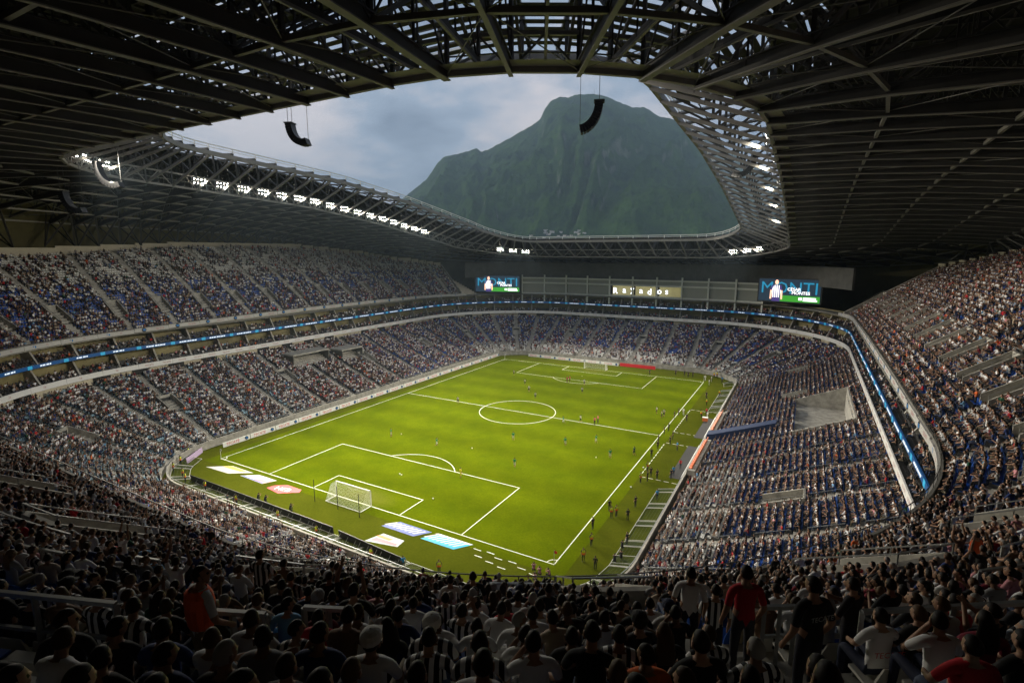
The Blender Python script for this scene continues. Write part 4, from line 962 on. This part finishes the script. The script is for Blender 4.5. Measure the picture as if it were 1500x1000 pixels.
def cap(par,hz,hy=.05,m=CAPM,back=False):
    g=MB(); n=12; R0=.104
    rings=[(R0,.03),(R0*1.0,.075),(R0*.82,.115),(R0*.45,.14),(.01,.147)]
    for (r0,z0),(r1,z1) in zip(rings,rings[1:]):
        for i in range(n):
            a,b=2*math.pi*i/n,2*math.pi*(i+1)/n; g.quad((r0*math.sin(a),hy+r0*1.12*math.cos(a),hz+z0),(r0*math.sin(b),hy+r0*1.12*math.cos(b),hz+z0),(r1*math.sin(b),hy+r1*1.12*math.cos(b),hz+z1),(r1*math.sin(a),hy+r1*1.12*math.cos(a),hz+z1))
    s=-1 if back else 1
    g.hexa([(-.075,hy+s*.10,hz+.03),(.075,hy+s*.10,hz+.03),(.05,hy+s*.2,hz+.02),(-.05,hy+s*.2,hz+.02)],[(-.075,hy+s*.10,hz+.045),(.075,hy+s*.10,hz+.045),(.05,hy+s*.2,hz+.03),(-.05,hy+s*.2,hz+.03)])
    return g.build('cap',m,par,smooth=False)
HERO=[]   # (x,y) already used
# candidates: the seats of the individual people = the 300 nearest taken seats in view
cand=np.where(taken&inview)[0]; cand=cand[np.argsort(dist[cand])]
ind=[int(i) for i in cand[:292]]
HP={}     # hero requests by target image position of the head: chosen from the real seats
def pick(pxx,pyy,dd):
    sc=np.abs(px[ind]-pxx)+np.abs(py[ind]-pyy)*1.0+np.abs(dist[ind]-dd)*25
    for o in np.argsort(sc):
        if ind[o] not in HP: return ind[o]
isseat=lambda v: v not in(6,7,8)
for nm,spec in (('cap',(545,950,5.0)),('carta1',(655,985,4.6)),('carta2',(730,985,4.3)),('tecate',(1310,960,4.6)),('carta3',(1255,930,5.6)),('plainwhite',(345,910,6.2)),('redshirt',(490,915,8.0)),('striped',(600,945,5.6))):
    HP[pick(*spec)]=nm
faces=[]
for n_,i in enumerate(ind):
    x,y,z,yaw,tr_,k,t,d=ST[i]; hero=HP.get(i)
    v=int(rng.choice(len(CROWD),p=np.array([24,14,9,9,7,8,1.6,.5,1.4,1.0,8,7,4,6])/100.5))
    if dist[i]<6: v=v if isseat(v) else 0
    ci=int(rng.choice(len(SHIRTS),p=SW)); cn,cc,stp=SHIRTS[ci]; hr=HAIRS[int(rng.integers(len(HAIRS)))]
    if hero:
        v={'cap':0,'carta1':1,'carta2':0,'tecate':0,'carta3':0,'plainwhite':5,'redshirt':0,'striped':0}[hero]
        cn,cc,stp={'cap':('white',(.66,.66,.65),0),'carta1':('striped',(.7,.7,.7),1),'carta2':('striped',(.7,.7,.7),1),'tecate':('white',(.66,.66,.66),0),'carta3':('white',(.68,.68,.68),0),'plainwhite':('pale grey',(.50,.51,.53),0),'redshirt':('red',(.42,.02,.03),0),'striped':('striped',(.7,.7,.7),1)}[hero]
    pose,me=CROWD[v]
    hn='grey-haired ' if hr[0]>.2 else ('fair-haired ' if hr[0]>.06 else ('brown-haired ' if hr[0]>.03 else ''))
    lab=f'{hn}spectator in {cn} shirt {pose} in the shaded terrace'
    lab={'cap':'spectator in white shirt and pale cap seated in the shaded rows','carta1':'leaning spectator in striped jersey with red oval badge on the back','carta2':'upright spectator in striped jersey with red oval badge on the back','tecate':'spectator in white jersey with red lettering across the back','carta3':'spectator in plain white jersey with small red oval badge','plainwhite':'heavily built spectator in pale grey shirt by the handrail','redshirt':'upright spectator in plain red shirt below the handrail','striped':'spectator in striped jersey wearing a white cap backwards'}.get(hero,lab)
    sit=isseat(v)
    o=person('spectator',me,(x,y,z+.0),yaw+(rng.normal()*.14 if not hero else 0),lab,cc,PANTS[int(rng.integers(5))],SKINS[int(rng.integers(4))],hr,stp,None if hero else 'spectators in the shaded upper terrace',float(rng.uniform(.94,1.05)))
    if hero in('carta1','carta2','carta3'): badge(o,.86)
    if hero=='tecate': badge(o,.9,word='TECATE',sz=.11,oval=False,colr=RED)
    if not hero and rng.random()<.12 and v in(0,1,5): cap(o,1.27,hy=.05+(.18 if v==1 else 0),m=CAPS[int(rng.integers(3))],back=bool(rng.random()<.4)); o['label']=lab.replace('spectator in','capped spectator in')
    if hero in('cap','striped'): cap(o,1.27,back=(hero=='striped'))
indset=set(ind)
# standing figures on the foreground stairs
ORV=mat('orange_vest',(.92,.12,.03),.7)
def stander(x,y,yaw,me,label,**k):
    z,d=floor_z(x,y); return person('person',me,(x,y,z),yaw,label,group=None,**k)
FACE=lambda x,y: math.atan2(-(28-x),(-49-y))     # yaw that looks down the slope
STW=standing('steward_body',elb=(.30,.04,1.16),wri=(.22,.22,.98),hk=dict(yaw=-.6,pitch=-.35),lean=.04,fat=1.1)
STEW=stander(*SPOTS['steward'],FACE(*SPOTS['steward'])-.5,STW,'steward in orange vest over white shirt standing by the handrail',shirt=(.62,.62,.62),pants=(.26,.20,.13),scale=1.0)
g=MB()
prof=[(.185,.135,1.02),(.20,.15,1.15),(.215,.158,1.30),(.20,.14,1.42),(.10,.10,1.485)]
for (a0,b0,z0),(a1,b1,z1) in zip(prof,prof[1:]):
    for i in range(16):
        p,q=2*math.pi*i/16,2*math.pi*(i+1)/16; f=lambda a,b,z,w:(a*math.cos(w),b*math.sin(w)+.015,z)
        g.quad(f(a0,b0,z0,p),f(a0,b0,z0,q),f(a1,b1,z1,q),f(a1,b1,z1,p))
g.build('vest',ORV,STEW,smooth=True)
g=MB(); g.poly([(-.06+.05*math.cos(a),-.152,1.31+.05*math.sin(a)) for a in np.linspace(0,2*math.pi,13)[:-1]][::-1]); g.build('vest_emblem',BLACK,STEW)
stander(*SPOTS['redman'],FACE(*SPOTS['redman']),CROWD[6][1],'man in red shirt standing on the aisle stairs',shirt=(.40,.015,.025),pants=(.05,.05,.06))
o=stander(*SPOTS['teal'],FACE(*SPOTS['teal'])+.2,CROWD[6][1],'person in black jersey with pale lettering standing among the rows',shirt=(.015,.015,.017)); badge(o,1.33,y=-.14,word='TECATE',sz=.085,oval=False,colr=GREY)
stander(*SPOTS['dark'],FACE(*SPOTS['dark'])+.5,CROWD[8][1],'person in plain dark shirt standing on the landing beside the rail',shirt=(.02,.018,.022))
stander(*SPOTS['pair1'],FACE(*SPOTS['pair1'])-.3,CROWD[6][1],'person in white shirt standing next to the striped jersey on the stairs',shirt=(.62,.62,.62))
stander(*SPOTS['pair2'],FACE(*SPOTS['pair2'])-.3,CROWD[6][1],'person in striped jersey standing next to the white shirt on the stairs',shirt=(.7,.7,.7),stripe=1)
stander(*SPOTS['orange'],FACE(*SPOTS['orange']),CROWD[6][1],'person in orange shirt standing above a vomitory in the right rows',shirt=(.6,.09,.02))
stander(*SPOTS['stripes1'],FACE(*SPOTS['stripes1']),CROWD[8][1],'person in striped jersey standing with hands together at the terrace front',shirt=(.7,.7,.7),stripe=1)
stander(*SPOTS['stripes2'],FACE(*SPOTS['stripes2']),CROWD[6][1],'person in dark striped jersey standing at the terrace front',shirt=(.3,.3,.3),stripe=1)
# individual seats: the 300 largest in view
cs=np.where(inview&~clear)[0]; cs=cs[np.argsort(dist[cs])][:300]; seatset=set(int(i) for i in cs)
cname=lambda c:'white' if c[0]>.5 else ('blue' if c[2]>.1 and c[0]<.1 else 'grey')
for i in cs:
    x,y,z,yaw,tr_,k,t,d=ST[i]; nm=cname(scol[i])
    s=thing('stadium_seat',f'{nm} plastic seat '+('under a spectator' if taken[i] else 'left empty')+' in the shaded upper terrace','seat',(x,y,z),yaw,f'{nm} seats in the shaded upper terrace')
    for n_,me in(('seat_pan',SEAT_PAN),('backrest',SEAT_BACK),('bracket',SEAT_LEG)):
        o=link(n_,me,s); o['seatcol']=[float(q) for q in scol[i][:3]]
# the rest: one object each for crowd and seats
def scatter(name,pos,meshes,yaw,idx,scl,cols,label,cat):
    coll=bpy.data.collections.new(name+'_kinds')
    for q,me in enumerate(meshes): coll.objects.link(bpy.data.objects.new(f'{name}_kind_{q:02d}',me))
    me=bpy.data.meshes.new(name); me.from_pydata([tuple(p) for p in pos],[],[])
    n=len(pos)
    a=me.attributes.new('rot','FLOAT_VECTOR','POINT'); rv=np.zeros((n,3),np.float32); rv[:,2]=yaw; a.data.foreach_set('vector',rv.ravel())
    a=me.attributes.new('idx','INT','POINT'); a.data.foreach_set('value',np.asarray(idx,np.int32))
    a=me.attributes.new('scl','FLOAT','POINT'); a.data.foreach_set('value',np.asarray(scl,np.float32))
    for k,c in cols.items():
        if c.ndim==1: a=me.attributes.new(k,'FLOAT','POINT'); a.data.foreach_set('value',c.astype(np.float32))
        else: a=me.attributes.new(k,'FLOAT_COLOR','POINT'); a.data.foreach_set('color',c.astype(np.float32).ravel())
    o=link(name,me); tag(o,label,cat,kind='stuff')
    ng=bpy.data.node_groups.new(name,'GeometryNodeTree'); ng.interface.new_socket('Geometry',in_out='INPUT',socket_type='NodeSocketGeometry'); ng.interface.new_socket('Geometry',in_out='OUTPUT',socket_type='NodeSocketGeometry')
    gi=ng.nodes.new('NodeGroupInput'); go=ng.nodes.new('NodeGroupOutput'); ip=ng.nodes.new('GeometryNodeInstanceOnPoints'); ci=ng.nodes.new('GeometryNodeCollectionInfo')
    ci.inputs['Collection'].default_value=coll; ci.inputs['Separate Children'].default_value=True; ci.inputs['Reset Children'].default_value=True
    def na(nm,ty): q=ng.nodes.new('GeometryNodeInputNamedAttribute'); q.data_type=ty; q.inputs['Name'].default_value=nm; return q.outputs['Attribute']
    ng.links.new(gi.outputs[0],ip.inputs['Points']); ng.links.new(ci.outputs[0],ip.inputs['Instance']); ip.inputs['Pick Instance'].default_value=True
    ng.links.new(na('idx','INT'),ip.inputs['Instance Index']); ng.links.new(na('rot','FLOAT_VECTOR'),ip.inputs['Rotation']); ng.links.new(na('scl','FLOAT'),ip.inputs['Scale']); ng.links.new(ip.outputs[0],go.inputs[0])
    md=o.modifiers.new('scatter','NODES'); md.node_group=ng
    return o
def col4(a): a=np.asarray(a,np.float32); return np.concatenate([a,np.ones((len(a),1),np.float32)],1)
keep=np.array([i for i in range(NS) if i not in seatset and not clear[i]])
scatter('stadium_seats_mass',ST[keep,:3],[SEAT_ALL],ST[keep,3],np.zeros(len(keep)),np.ones(len(keep)),dict(seatcol=scol[keep]),'remaining plastic seats filling the terraces and balconies','seats')
kp=np.array([i for i in np.where(taken)[0] if int(i) not in indset]); n=len(kp)
ci=rng.choice(len(SHIRTS),size=n,p=SW); stand=(ST[kp,4]==0)&(ST[kp,6]>398)&(ST[kp,6]<470)
vi=rng.choice(len(CROWD),size=n,p=np.array([24,14,9,9,7,8,2.2,.5,1.6,.7,8,7,2,6])/99.0)
vs_=rng.choice([6,8,7,6],size=n); vi=np.where(stand&(rng.random(n)<.6),vs_,vi)
SHC=np.array([s[1] for s in SHIRTS]); jit=rng.uniform(.75,1.15,(n,1))
scatter('crowd',ST[kp,:3],[c[1] for c in CROWD],ST[kp,3]+rng.normal(0,.25,n),vi,rng.uniform(.93,1.06,n),
    dict(shirt=col4(np.clip(SHC[ci]*jit,0,1)),stripe=np.array([s[2] for s in SHIRTS])[ci].astype(float),pants=col4(np.array(PANTS)[rng.integers(0,5,n)]),skin=col4(np.array(SKINS)[rng.integers(0,4,n)]),hair=col4(np.array(HAIRS)[rng.integers(0,len(HAIRS),n)])),
    'dense crowd of spectators filling the rest of the stands','crowd')
# ---------------------------------------------------------------- people on the grass
RUN=standing('runner_body',knee=[(-.10,.22,.55),(.10,-.02,.50)],ankle=[(-.10,.10,.16),(.10,-.34,.26)],toe=[(-.10,.24,.10),(.10,-.30,.12)],elb=[(-.27,-.16,1.18),(.27,.14,1.16)],wri=[(-.24,.04,1.02),(.22,.32,1.24)],lean=.08,shorts=True)
PLAY=standing('player_body',shorts=True,knee=[(-.12,.10,.50),(.11,-.03,.50)],ankle=[(-.13,.06,.09),(.12,-.2,.11)],toe=[(-.14,.2,.04),(.13,-.07,.05)])
STAND=standing('person_body',hk=dict(yaw=.2)); CROU=figure('crouching_body',(0,-.05,.42),(0,.10,.80),(0,.16,.95),(0,.20,1.09),(.10,-.03,.40),[(-.16,.34,.52),(.14,.30,.12)],[(-.14,.26,.09),(.14,-.12,.09)],[(-.15,.40,.04),(.14,-.22,.05)],(.19,.11,.90),(.24,.32,.78),(.08,.44,.92))
GRN=(.02,.22,.10); yaw_of=lambda x,y,tx,ty: math.atan2(-(tx-x),(ty-y))
def field(lst,me,label,shirt,pants,cat='player',group=None,stripe=0,look=(0,-5),names='player'):
    for q,(x,y) in enumerate(lst):
        o=person(names,me[q%len(me)] if isinstance(me,list) else me,(x,y,0.006),yaw_of(x,y,*look)+random.uniform(-.8,.8),label,shirt,pants,SKINS[q%4],HAIRS[q%6],stripe,group,1.07); o['category']=cat
field([(-14.4,-28.2),(-2.8,-28.0),(8.7,-17.6),(19.2,-15.3),(24.0,-10.9),(15.6,-29.4),(29.0,-17.0),(13.5,-3.2)],[PLAY,RUN],'player in green shirt and white shorts on the pitch',GRN,(.6,.62,.6),group='players in green')
field([(9.7,-37.6)],PLAY,'goalkeeper in yellow kit at the edge of the near penalty area',(.7,.6,.04),(.6,.5,.04)); field([(32.5,-13.5)],PLAY,'player in dark green bib near the right touchline',(.02,.10,.06),(.02,.03,.03))
field([(-18.8,31.9),(-10.2,23.1),(-5.8,17.1),(-1.2,11.9),(-16.4,-1.5),(16.5,-.5),(4.7,31.4),(7.5,22.8)],[PLAY,RUN],'player in striped jersey on the pitch',(.7,.7,.72),(.02,.02,.05),stripe=1,group='players in striped jerseys')
field([(29.7,14.4),(31.5,11.8),(31.7,13.2)],PLAY,'player in striped jersey gathered near the right touchline',(.7,.7,.72),(.02,.02,.05),stripe=1,group='players gathered near the touchline')
field([(19.7,-.3),(19.9,1.3)],STAND,'official in pink shirt beside the centre circle',(.65,.14,.2),(.02,.02,.02),cat='referee',group='officials by the centre circle',names='referee'); field([(-.9,32),(-.5,33)],STAND,'person in red shirt near the far penalty area',(.45,.04,.05),(.1,.02,.02),group='pair in red near the far penalty area')
field([(34.5,15.8),(34.2,12.7),(37,12.3),(35,3.6),(34.6,1.4),(36.9,-1.1),(37.1,-4.4),(34.8,-4.4),(35.6,-8.2),(35.6,-12.9),(37.7,-21.4),(37.7,-23.5),(38.9,-21.9),(40.9,-20.5),(38.5,-33.2),(35.5,-36.3),(38.7,-37.7),(35.2,-42.4),(40.5,-43.9),(38.8,-51.1),(37.7,34.2)],STAND,'person in dark clothes standing along the right touchline',(.025,.025,.03),(.02,.02,.025),cat='person',group='staff in dark clothes along the right touchline',names='person')
field([(24.9,57.1),(27.5,57.5),(28.8,56.2),(30.1,56.9),(17.8,53.2)],STAND,'person in dark clothes standing behind the far goal line',(.03,.03,.04),(.02,.02,.025),cat='person',group='staff behind the far goal line',names='person')
field([(-15.3,-64.2+1.2),(-14.1,-64+1.2)],STAND,'person in dark clothes by the folded fence behind the near goal',(.05,.07,.09),(.02,.02,.03),cat='person',group='pair by the near fence',names='person')
field([(35.5,16.3),(36.1,48.8),(34.2,53.8),(36,53.3),(40.8,16.4)],STAND,'person in white clothes beside the right touchline',(.7,.7,.7),(.55,.55,.55),cat='person',group='people in white beside the touchline',names='person')
VTOP=mat('vest_yellow',(.62,.72,.03),.6,emit=None); VLOW=mat('vest_orange',(.85,.16,.02),.6)
for q,(x,y) in enumerate([(39.4,16.7),(36.6,-19.4),(36.8,-24.5),(38.8,27.7),(40.4,38),(35.9,59.1),(36.6,59.9),(36.4,-38.1),(36.9,-37.4),(36.5,-46.4),(36.9,-50.2),(36.6,-58.1),(22.9,-61),(30.4,-60.8),(33.7,-60.2),(-35.3,-60.2),(-37.3,-57.9),(-31.3,-60.8),(-29.1,-61.6),(-23.1,-61.8),(-40.2,-54.9),(-14.2,-62.3),(-4.6,-62.3),(3.6,-62.5),(13.9,-62.9)]):
    o=person('steward',STAND,(x,y,0),yaw_of(x,y,0,0)+math.pi+random.uniform(-.5,.5),'steward in yellow and orange vest standing at the edge of the grass',(.03,.03,.03),(.015,.015,.02),SKINS[q%4],HAIRS[0],0,'stewards in vests round the grass',1.1); 
    if y<-55 and x>20: o.rotation_euler[2]=yaw_of(x,y,58,-106)+random.uniform(-.3,.3)
    g=MB()
    for a_,b_2,mi in(((.195,.145,.93),(.20,.15,1.15),1),((.20,.15,1.15),(.215,.158,1.34),0),((.215,.158,1.34),(.11,.105,1.475),0)):
        for i_ in range(12):
            p,w=2*math.pi*i_/12,2*math.pi*(i_+1)/12; f=lambda c,an:(c[0]*math.cos(an),c[1]*math.sin(an)+.012,c[2]); g.quad(f(a_,p),f(a_,w),f(b_2,w),f(b_2,p),mi)
    if q==0: VEST=mesh_of(g,'vest',[VTOP,VLOW])
    link('vest',VEST,o)
field([(40.2,19.0),(41.4,-15.5)],STAND,'person in red shirt standing near the dugouts',(.5,.03,.04),(.03,.03,.04),cat='person',group='people in red near the dugouts',names='person')
field([(32.6,-55.2),(33.6,-55.6),(34.7,-55.3),(33.7,-56.9)],CROU,'photographer in striped pink shirt crouching by the near right corner flag',(.62,.30,.34),(.03,.03,.04),cat='photographer',group='photographers by the corner flag',stripe=1,names='photographer')
field([(39,-6.8),(41,-19.1),(39.3,-57.5),(40.8,-29.4),(18.6,-62.4),(38.9,54)],STAND,'person in bright blue shirt at the edge of the grass',(.02,.22,.48),(.03,.03,.05),cat='person',group='people in bright blue at the edge',names='person')
field([(40.4,-48.7),(40.3,-45.3),(40.9,-47.6),(-5.6,-59.6),(-12.8,-59.8),(-11.2,-59.7)],CROU,'photographer in dark clothes crouching near the boards or fence',(.03,.03,.035),(.03,.03,.04),cat='photographer',group='photographers crouching on the grass edge',names='photographer')
# balls
g=MB(); nl,nr=12,8; Rb=.13
for j in range(nr):
    for i in range(nl):
        def q(i,j): a,b=2*math.pi*i/nl,-math.pi/2+math.pi*j/nr; return (Rb*math.cos(a)*math.cos(b),Rb*math.sin(a)*math.cos(b),Rb+Rb*math.sin(b))
        g.quad(q(i,j),q(i+1,j),q(i+1,j+1),q(i,j+1),1 if (i%3==0 and j in(2,5)) else 0)
BALL=mesh_of(g,'ball',[WHITE,BLACK])
for x,y in[(-13.5,-26.1),(3.9,-25.5),(26.6,-18),(-.3,-41.6),(10.4,-46.1),(36,-27.1),(35.6,-18.3)]:
    o=link('football',BALL,None,(x,y,.0)); tag(o,'white football lying on the grass','ball','footballs on the grass')
co=thing('cool_box','white and orange cool box beside the far dugout','box',(40.6,14.6,0)); g=MB(); g.box((0,0,.4),(1.1,.7,.8)); g.build('body',ORANGE,co); g=MB(); g.box((0,0,.86),(1.2,.8,.11)); g.build('lid',WHITE,co)
# ---------------------------------------------------------------- foreground handrails
def rail(t0,t1,k,label,h=1.0,mid=True):
    d=UP_D0+k*UP_T+.03; z=up_z(k); hr=thing('handrail',label,'handrail',(0,0,0))
    n=max(1,int((t1-t0)/1.2)); ts=[lerp(t0,t1,i/n) for i in range(n+1)]
    g=MB()
    for a,b in zip(ts,ts[1:]): g.bar(P(d,a,z+h),P(d,b,z+h),.06)
    g.build('top_tube',GALV,hr)
    if mid:
        g=MB()
        for a,b in zip(ts,ts[1:]): g.bar(P(d,a,z+h*.5),P(d,b,z+h*.5),.045)
        g.build('mid_tube',GALV,hr)
    for tq in(t0,(t0+t1)/2,t1): g=MB(); g.bar(P(d,tq,z),P(d,tq,z+h),.06); g.build('post',GALV,hr)
rl_=[(511.9,513.55,22,'above the empty white seats beside the steward'),(514.35,514.95,22,'just past the steward toward the aisle'),(515.0,515.5,21,'over the aisle head below the short rail'),(520.5,522.4,21,'before the person in lettered black jersey'),(519.85,520.2,20,'short piece at the foot of the standing figures'),(525.4,526.8,16,'above the right middle rows'),(507.3,508.4,16,'in the left middle rows'),(508.6,509.2,14,'at the stair head left of the striped pair'),(500,504.5,12,'over the left lower rows'),(530,535,12,'over the right lower rows'),(516.2,518.2,9,'over the opening above the terrace front')]
for a,b,k,w_ in rl_: rail(a,b,k,'galvanised two bar handrail '+w_)
g=MB()
UTR=[t for t in np.linspace(TF1+1,TF0+TT-1,230)]
pr=thing('terrace_front_rail','thin metal rail along the front edge of the upper terrace','handrail')
for a,b in zip(UTR,UTR[1:]):
    za,zb=21.45+zup(a%TT),21.45+zup(b%TT); g.bar(P(26.1,a,za+.55),P(26.1,b,zb+.55),.05)
    g.bar(P(26.1,a,za-.1),P(26.1,a,za+.55),.04)
g.build('rail_tube',STEELD,pr)
# ---------------------------------------------------------------- mountain
AZ=[-75,-60,-50,-44,-41.18,-40.1,-38.3,-37.2,-36.48,-34.92,-33.78,-33.13,-32.57,-31.49,-29.7,-27.93,-26.51,-26.03,-25.4,-24.43,-23.59,-22.9,-21.65,-20.27,-19.24,-17.17,-15.83,-14.47,-13.14,-12.15,-10.18,-6.93,-2.61,3.07,15,35]
EL=[0.02+1.02*q for q in [.3,.8,2.0,3.8,5.57,6.4,7.79,9.28,9.96,10.25,10.6,10.8,10.41,10.88,11.73,12.63,13.38,14.38,15.11,15.46,15.32,15.6,15.62,15.5,15.09,14.26,14.19,13.31,13.04,12.67,11.68,9.3,6.87,4.14,1.5,.5]]
def vnoise(x,y,seed):
    xi,yi=np.floor(x).astype(int),np.floor(y).astype(int); fx,fy=x-xi,y-yi; fx=fx*fx*(3-2*fx); fy=fy*fy*(3-2*fy)
    h=lambda a,b:((np.sin(a*127.1+b*311.7+seed*74.7)*43758.5453)%1)
    return (h(xi,yi)*(1-fx)+h(xi+1,yi)*fx)*(1-fy)+(h(xi,yi+1)*(1-fx)+h(xi+1,yi+1)*fx)*fy
nA,nD=640,230; az=np.linspace(-75,35,nA); s=np.linspace(0,1.35,nD); DR=4700.0
AZg,Sg=np.meshgrid(az,s); dist_=1700+Sg*(DR-1700)
H=np.tan(np.radians(np.interp(AZg,AZ,EL)))*DR
up_=np.where(Sg<=1,np.clip(Sg,0,1)**1.22,np.clip(1-(Sg-1)*2.2,0,1))
wx=AZg*.24-Sg*1.5+1.1*vnoise(AZg*.2,Sg*3,5); 
rid=0
amp=1.0; fr=1.0
for o_ in range(5):
    nn=vnoise(wx*fr,Sg*(1.3+.8*o_)*fr+9*o_,o_+1); rid=rid+amp*(1-np.abs(2*nn-1)); amp*=.52; fr*=2.05
rid=rid/2.0-.48
env=np.sin(np.pi*np.clip(Sg,0,1))**.8
env2=np.clip(1-np.abs(Sg-1)*6,0,1)
fine=vnoise(AZg*6,Sg*60,11)+.5*vnoise(AZg*13,Sg*130,12)-.75
fine=fine+.35*(1-2*np.abs(vnoise(AZg*1.6-Sg*12,Sg*9,21)-.5))-.17
Z=H*up_+ (H*.26+25)*rid*env + fine*(22*env+8*env2)
crest=np.tan(np.radians(np.interp(AZg,[-27,-22,-19,-16,-12,-8,-3,4],[6,10.5,12.0,11.7,10.5,8.8,6.3,3.0])))*(1700+.74*(DR-1700))*np.clip((AZg+27)/6,0,1)
spur=crest*np.where(Sg<.74,np.clip(Sg/.74,0,1)**1.1,np.exp(-((Sg-.74)/.16)**2)*.995)
Z=np.where((AZg>-27)&(AZg<6),np.maximum(Z,spur+fine*12+(H*.12)*rid*env*np.clip((.74-Sg)/.2,0,1)),Z)
foot=np.exp(-((AZg+13)/5.5)**2-((Sg-.20)/.11)**2)*95; Z+=foot
Z=np.where(Sg<.02,-5,Z)
X=58+np.sin(np.radians(AZg))*dist_; Y=-106+np.cos(np.radians(AZg))*dist_
vv=np.stack([X,Y,Z],2).reshape(-1,3); I=np.arange(nA*nD).reshape(nD,nA)
F=np.stack([I[:-1,:-1],I[:-1,1:],I[1:,1:],I[1:,:-1]],2).reshape(-1,4)
me=bpy.data.meshes.new('mountain'); me.from_pydata(vv.tolist(),[],F.tolist()); me.polygons.foreach_set('use_smooth',[True]*len(F))
MM=bpy.data.materials.new('forest_slope'); MM.use_nodes=True; t=MM.node_tree; b=t.nodes['Principled BSDF']; b.inputs['Roughness'].default_value=.95; b.inputs['Specular IOR Level'].default_value=.05
geo=t.nodes.new('ShaderNodeNewGeometry'); sp=t.nodes.new('ShaderNodeSeparateXYZ'); t.links.new(geo.outputs['Normal'],sp.inputs[0])
tcx=t.nodes.new('ShaderNodeTexCoord')
nA_=t.nodes.new('ShaderNodeTexNoise'); nA_.inputs['Scale'].default_value=.0055; nA_.inputs['Detail'].default_value=8; nA_.inputs['Roughness'].default_value=.7; t.links.new(tcx.outputs['Object'],nA_.inputs['Vector'])
r1=t.nodes.new('ShaderNodeValToRGB'); r1.color_ramp.elements[0].position=.3; r1.color_ramp.elements[1].position=.72; r1.color_ramp.elements[0].color=(.010,.028,.014,1); r1.color_ramp.elements[1].color=(.066,.13,.03,1); t.links.new(nA_.outputs['Fac'],r1.inputs[0])
r2=t.nodes.new('ShaderNodeValToRGB'); r2.color_ramp.elements[0].position=.26; r2.color_ramp.elements[0].color=(1,1,1,1); r2.color_ramp.elements[1].position=.46; r2.color_ramp.elements[1].color=(0,0,0,1); t.links.new(sp.outputs[2],r2.inputs[0])
nB=t.nodes.new('ShaderNodeTexNoise'); nB.inputs['Scale'].default_value=.006; nB.inputs['Detail'].default_value=6; t.links.new(tcx.outputs['Object'],nB.inputs['Vector'])
mu=t.nodes.new('ShaderNodeMath'); mu.operation='MULTIPLY'; t.links.new(r2.outputs[0],mu.inputs[0]); t.links.new(nB.outputs['Fac'],mu.inputs[1])
mxm=t.nodes.new('ShaderNodeMix'); mxm.data_type='RGBA'; t.links.new(mu.outputs[0],mxm.inputs[0]); t.links.new(r1.outputs[0],mxm.inputs[6]); mxm.inputs[7].default_value=(.30,.29,.27,1); t.links.new(mxm.outputs[2],b.inputs['Base Color'])
bm_=t.nodes.new('ShaderNodeBump'); bm_.inputs['Strength'].default_value=.9; bm_.inputs['Distance'].default_value=26; nC=t.nodes.new('ShaderNodeTexNoise'); nC.inputs['Scale'].default_value=.028; nC.inputs['Detail'].default_value=6; t.links.new(tcx.outputs['Object'],nC.inputs['Vector']); t.links.new(nC.outputs['Fac'],bm_.inputs['Height']); t.links.new(bm_.outputs[0],b.inputs['Normal'])
me.materials.append(MM); tag(link('mountain',me),kind='structure')
def mz(a,s_):
    i=int(np.argmin(np.abs(az-a))); j=int(np.argmin(np.abs(s-s_))); return X[j,i],Y[j,i],Z[j,i]
x,y,z=mz(-20.9,1.0); ms=thing('summit_mast','thin lattice radio mast standing on the mountain summit','mast',(x,y,z-4)); g=MB()
for q in range(8): g.bar((0,0,q*9),(0,0,q*9+9),3.2-.35*q)
g.build('tower',GALV,ms); g=MB(); g.box((14,0,5),(16,10,10)); g.build('hut',WHITE,ms)
HW=mat('house_wall',(.6,.58,.54),.8,noise=.1,scale=.1); HRF=mat('house_roof',(.30,.24,.20),.8)
for q in range(18):
    a=random.uniform(-27.5,-25) if q%2 else random.uniform(-24.5,-21.5); tgt=random.uniform(1.5,2.1); ii=int(np.argmin(np.abs(az-a))); eli=np.degrees(np.arctan((Z[:,ii]-37.8)/dist_[:,ii])); jj=int(np.argmax(eli>tgt)); x,y,z=X[jj,ii],Y[jj,ii],Z[jj,ii]; w,dp,h=random.uniform(9,18),random.uniform(8,12),random.uniform(5,9)
    hs=thing('house','small pale house on the mountain foot above the far roof edge','house',(x,y,z-3),random.uniform(0,3),'houses on the mountain foot'); g=MB(); g.box((0,0,h/2),(w,dp,h)); g.build('wall',HW,hs)
    g=MB(); g.box((0,0,h+.5),(w+1,dp+1,1)); g.build('roof',HRF,hs)
# ---------------------------------------------------------------- haze
HZ=bpy.data.materials.new('haze_air'); HZ.use_nodes=True; t=HZ.node_tree; t.nodes.clear(); oo=t.nodes.new('ShaderNodeOutputMaterial'); pv=t.nodes.new('ShaderNodeVolumePrincipled'); pv.inputs['Density'].default_value=HAZE_D; pv.inputs['Color'].default_value=(.60,.80,1,1); pv.inputs['Anisotropy'].default_value=.1; t.links.new(pv.outputs[0],oo.inputs['Volume'])
if HAZE_D>0:
    g=MB(); g.box((0,0,748.5),(15200,15200,1501)); tag(g.build('haze',HZ),'thin bluish air between the stadium and the mountain','haze',kind='stuff')
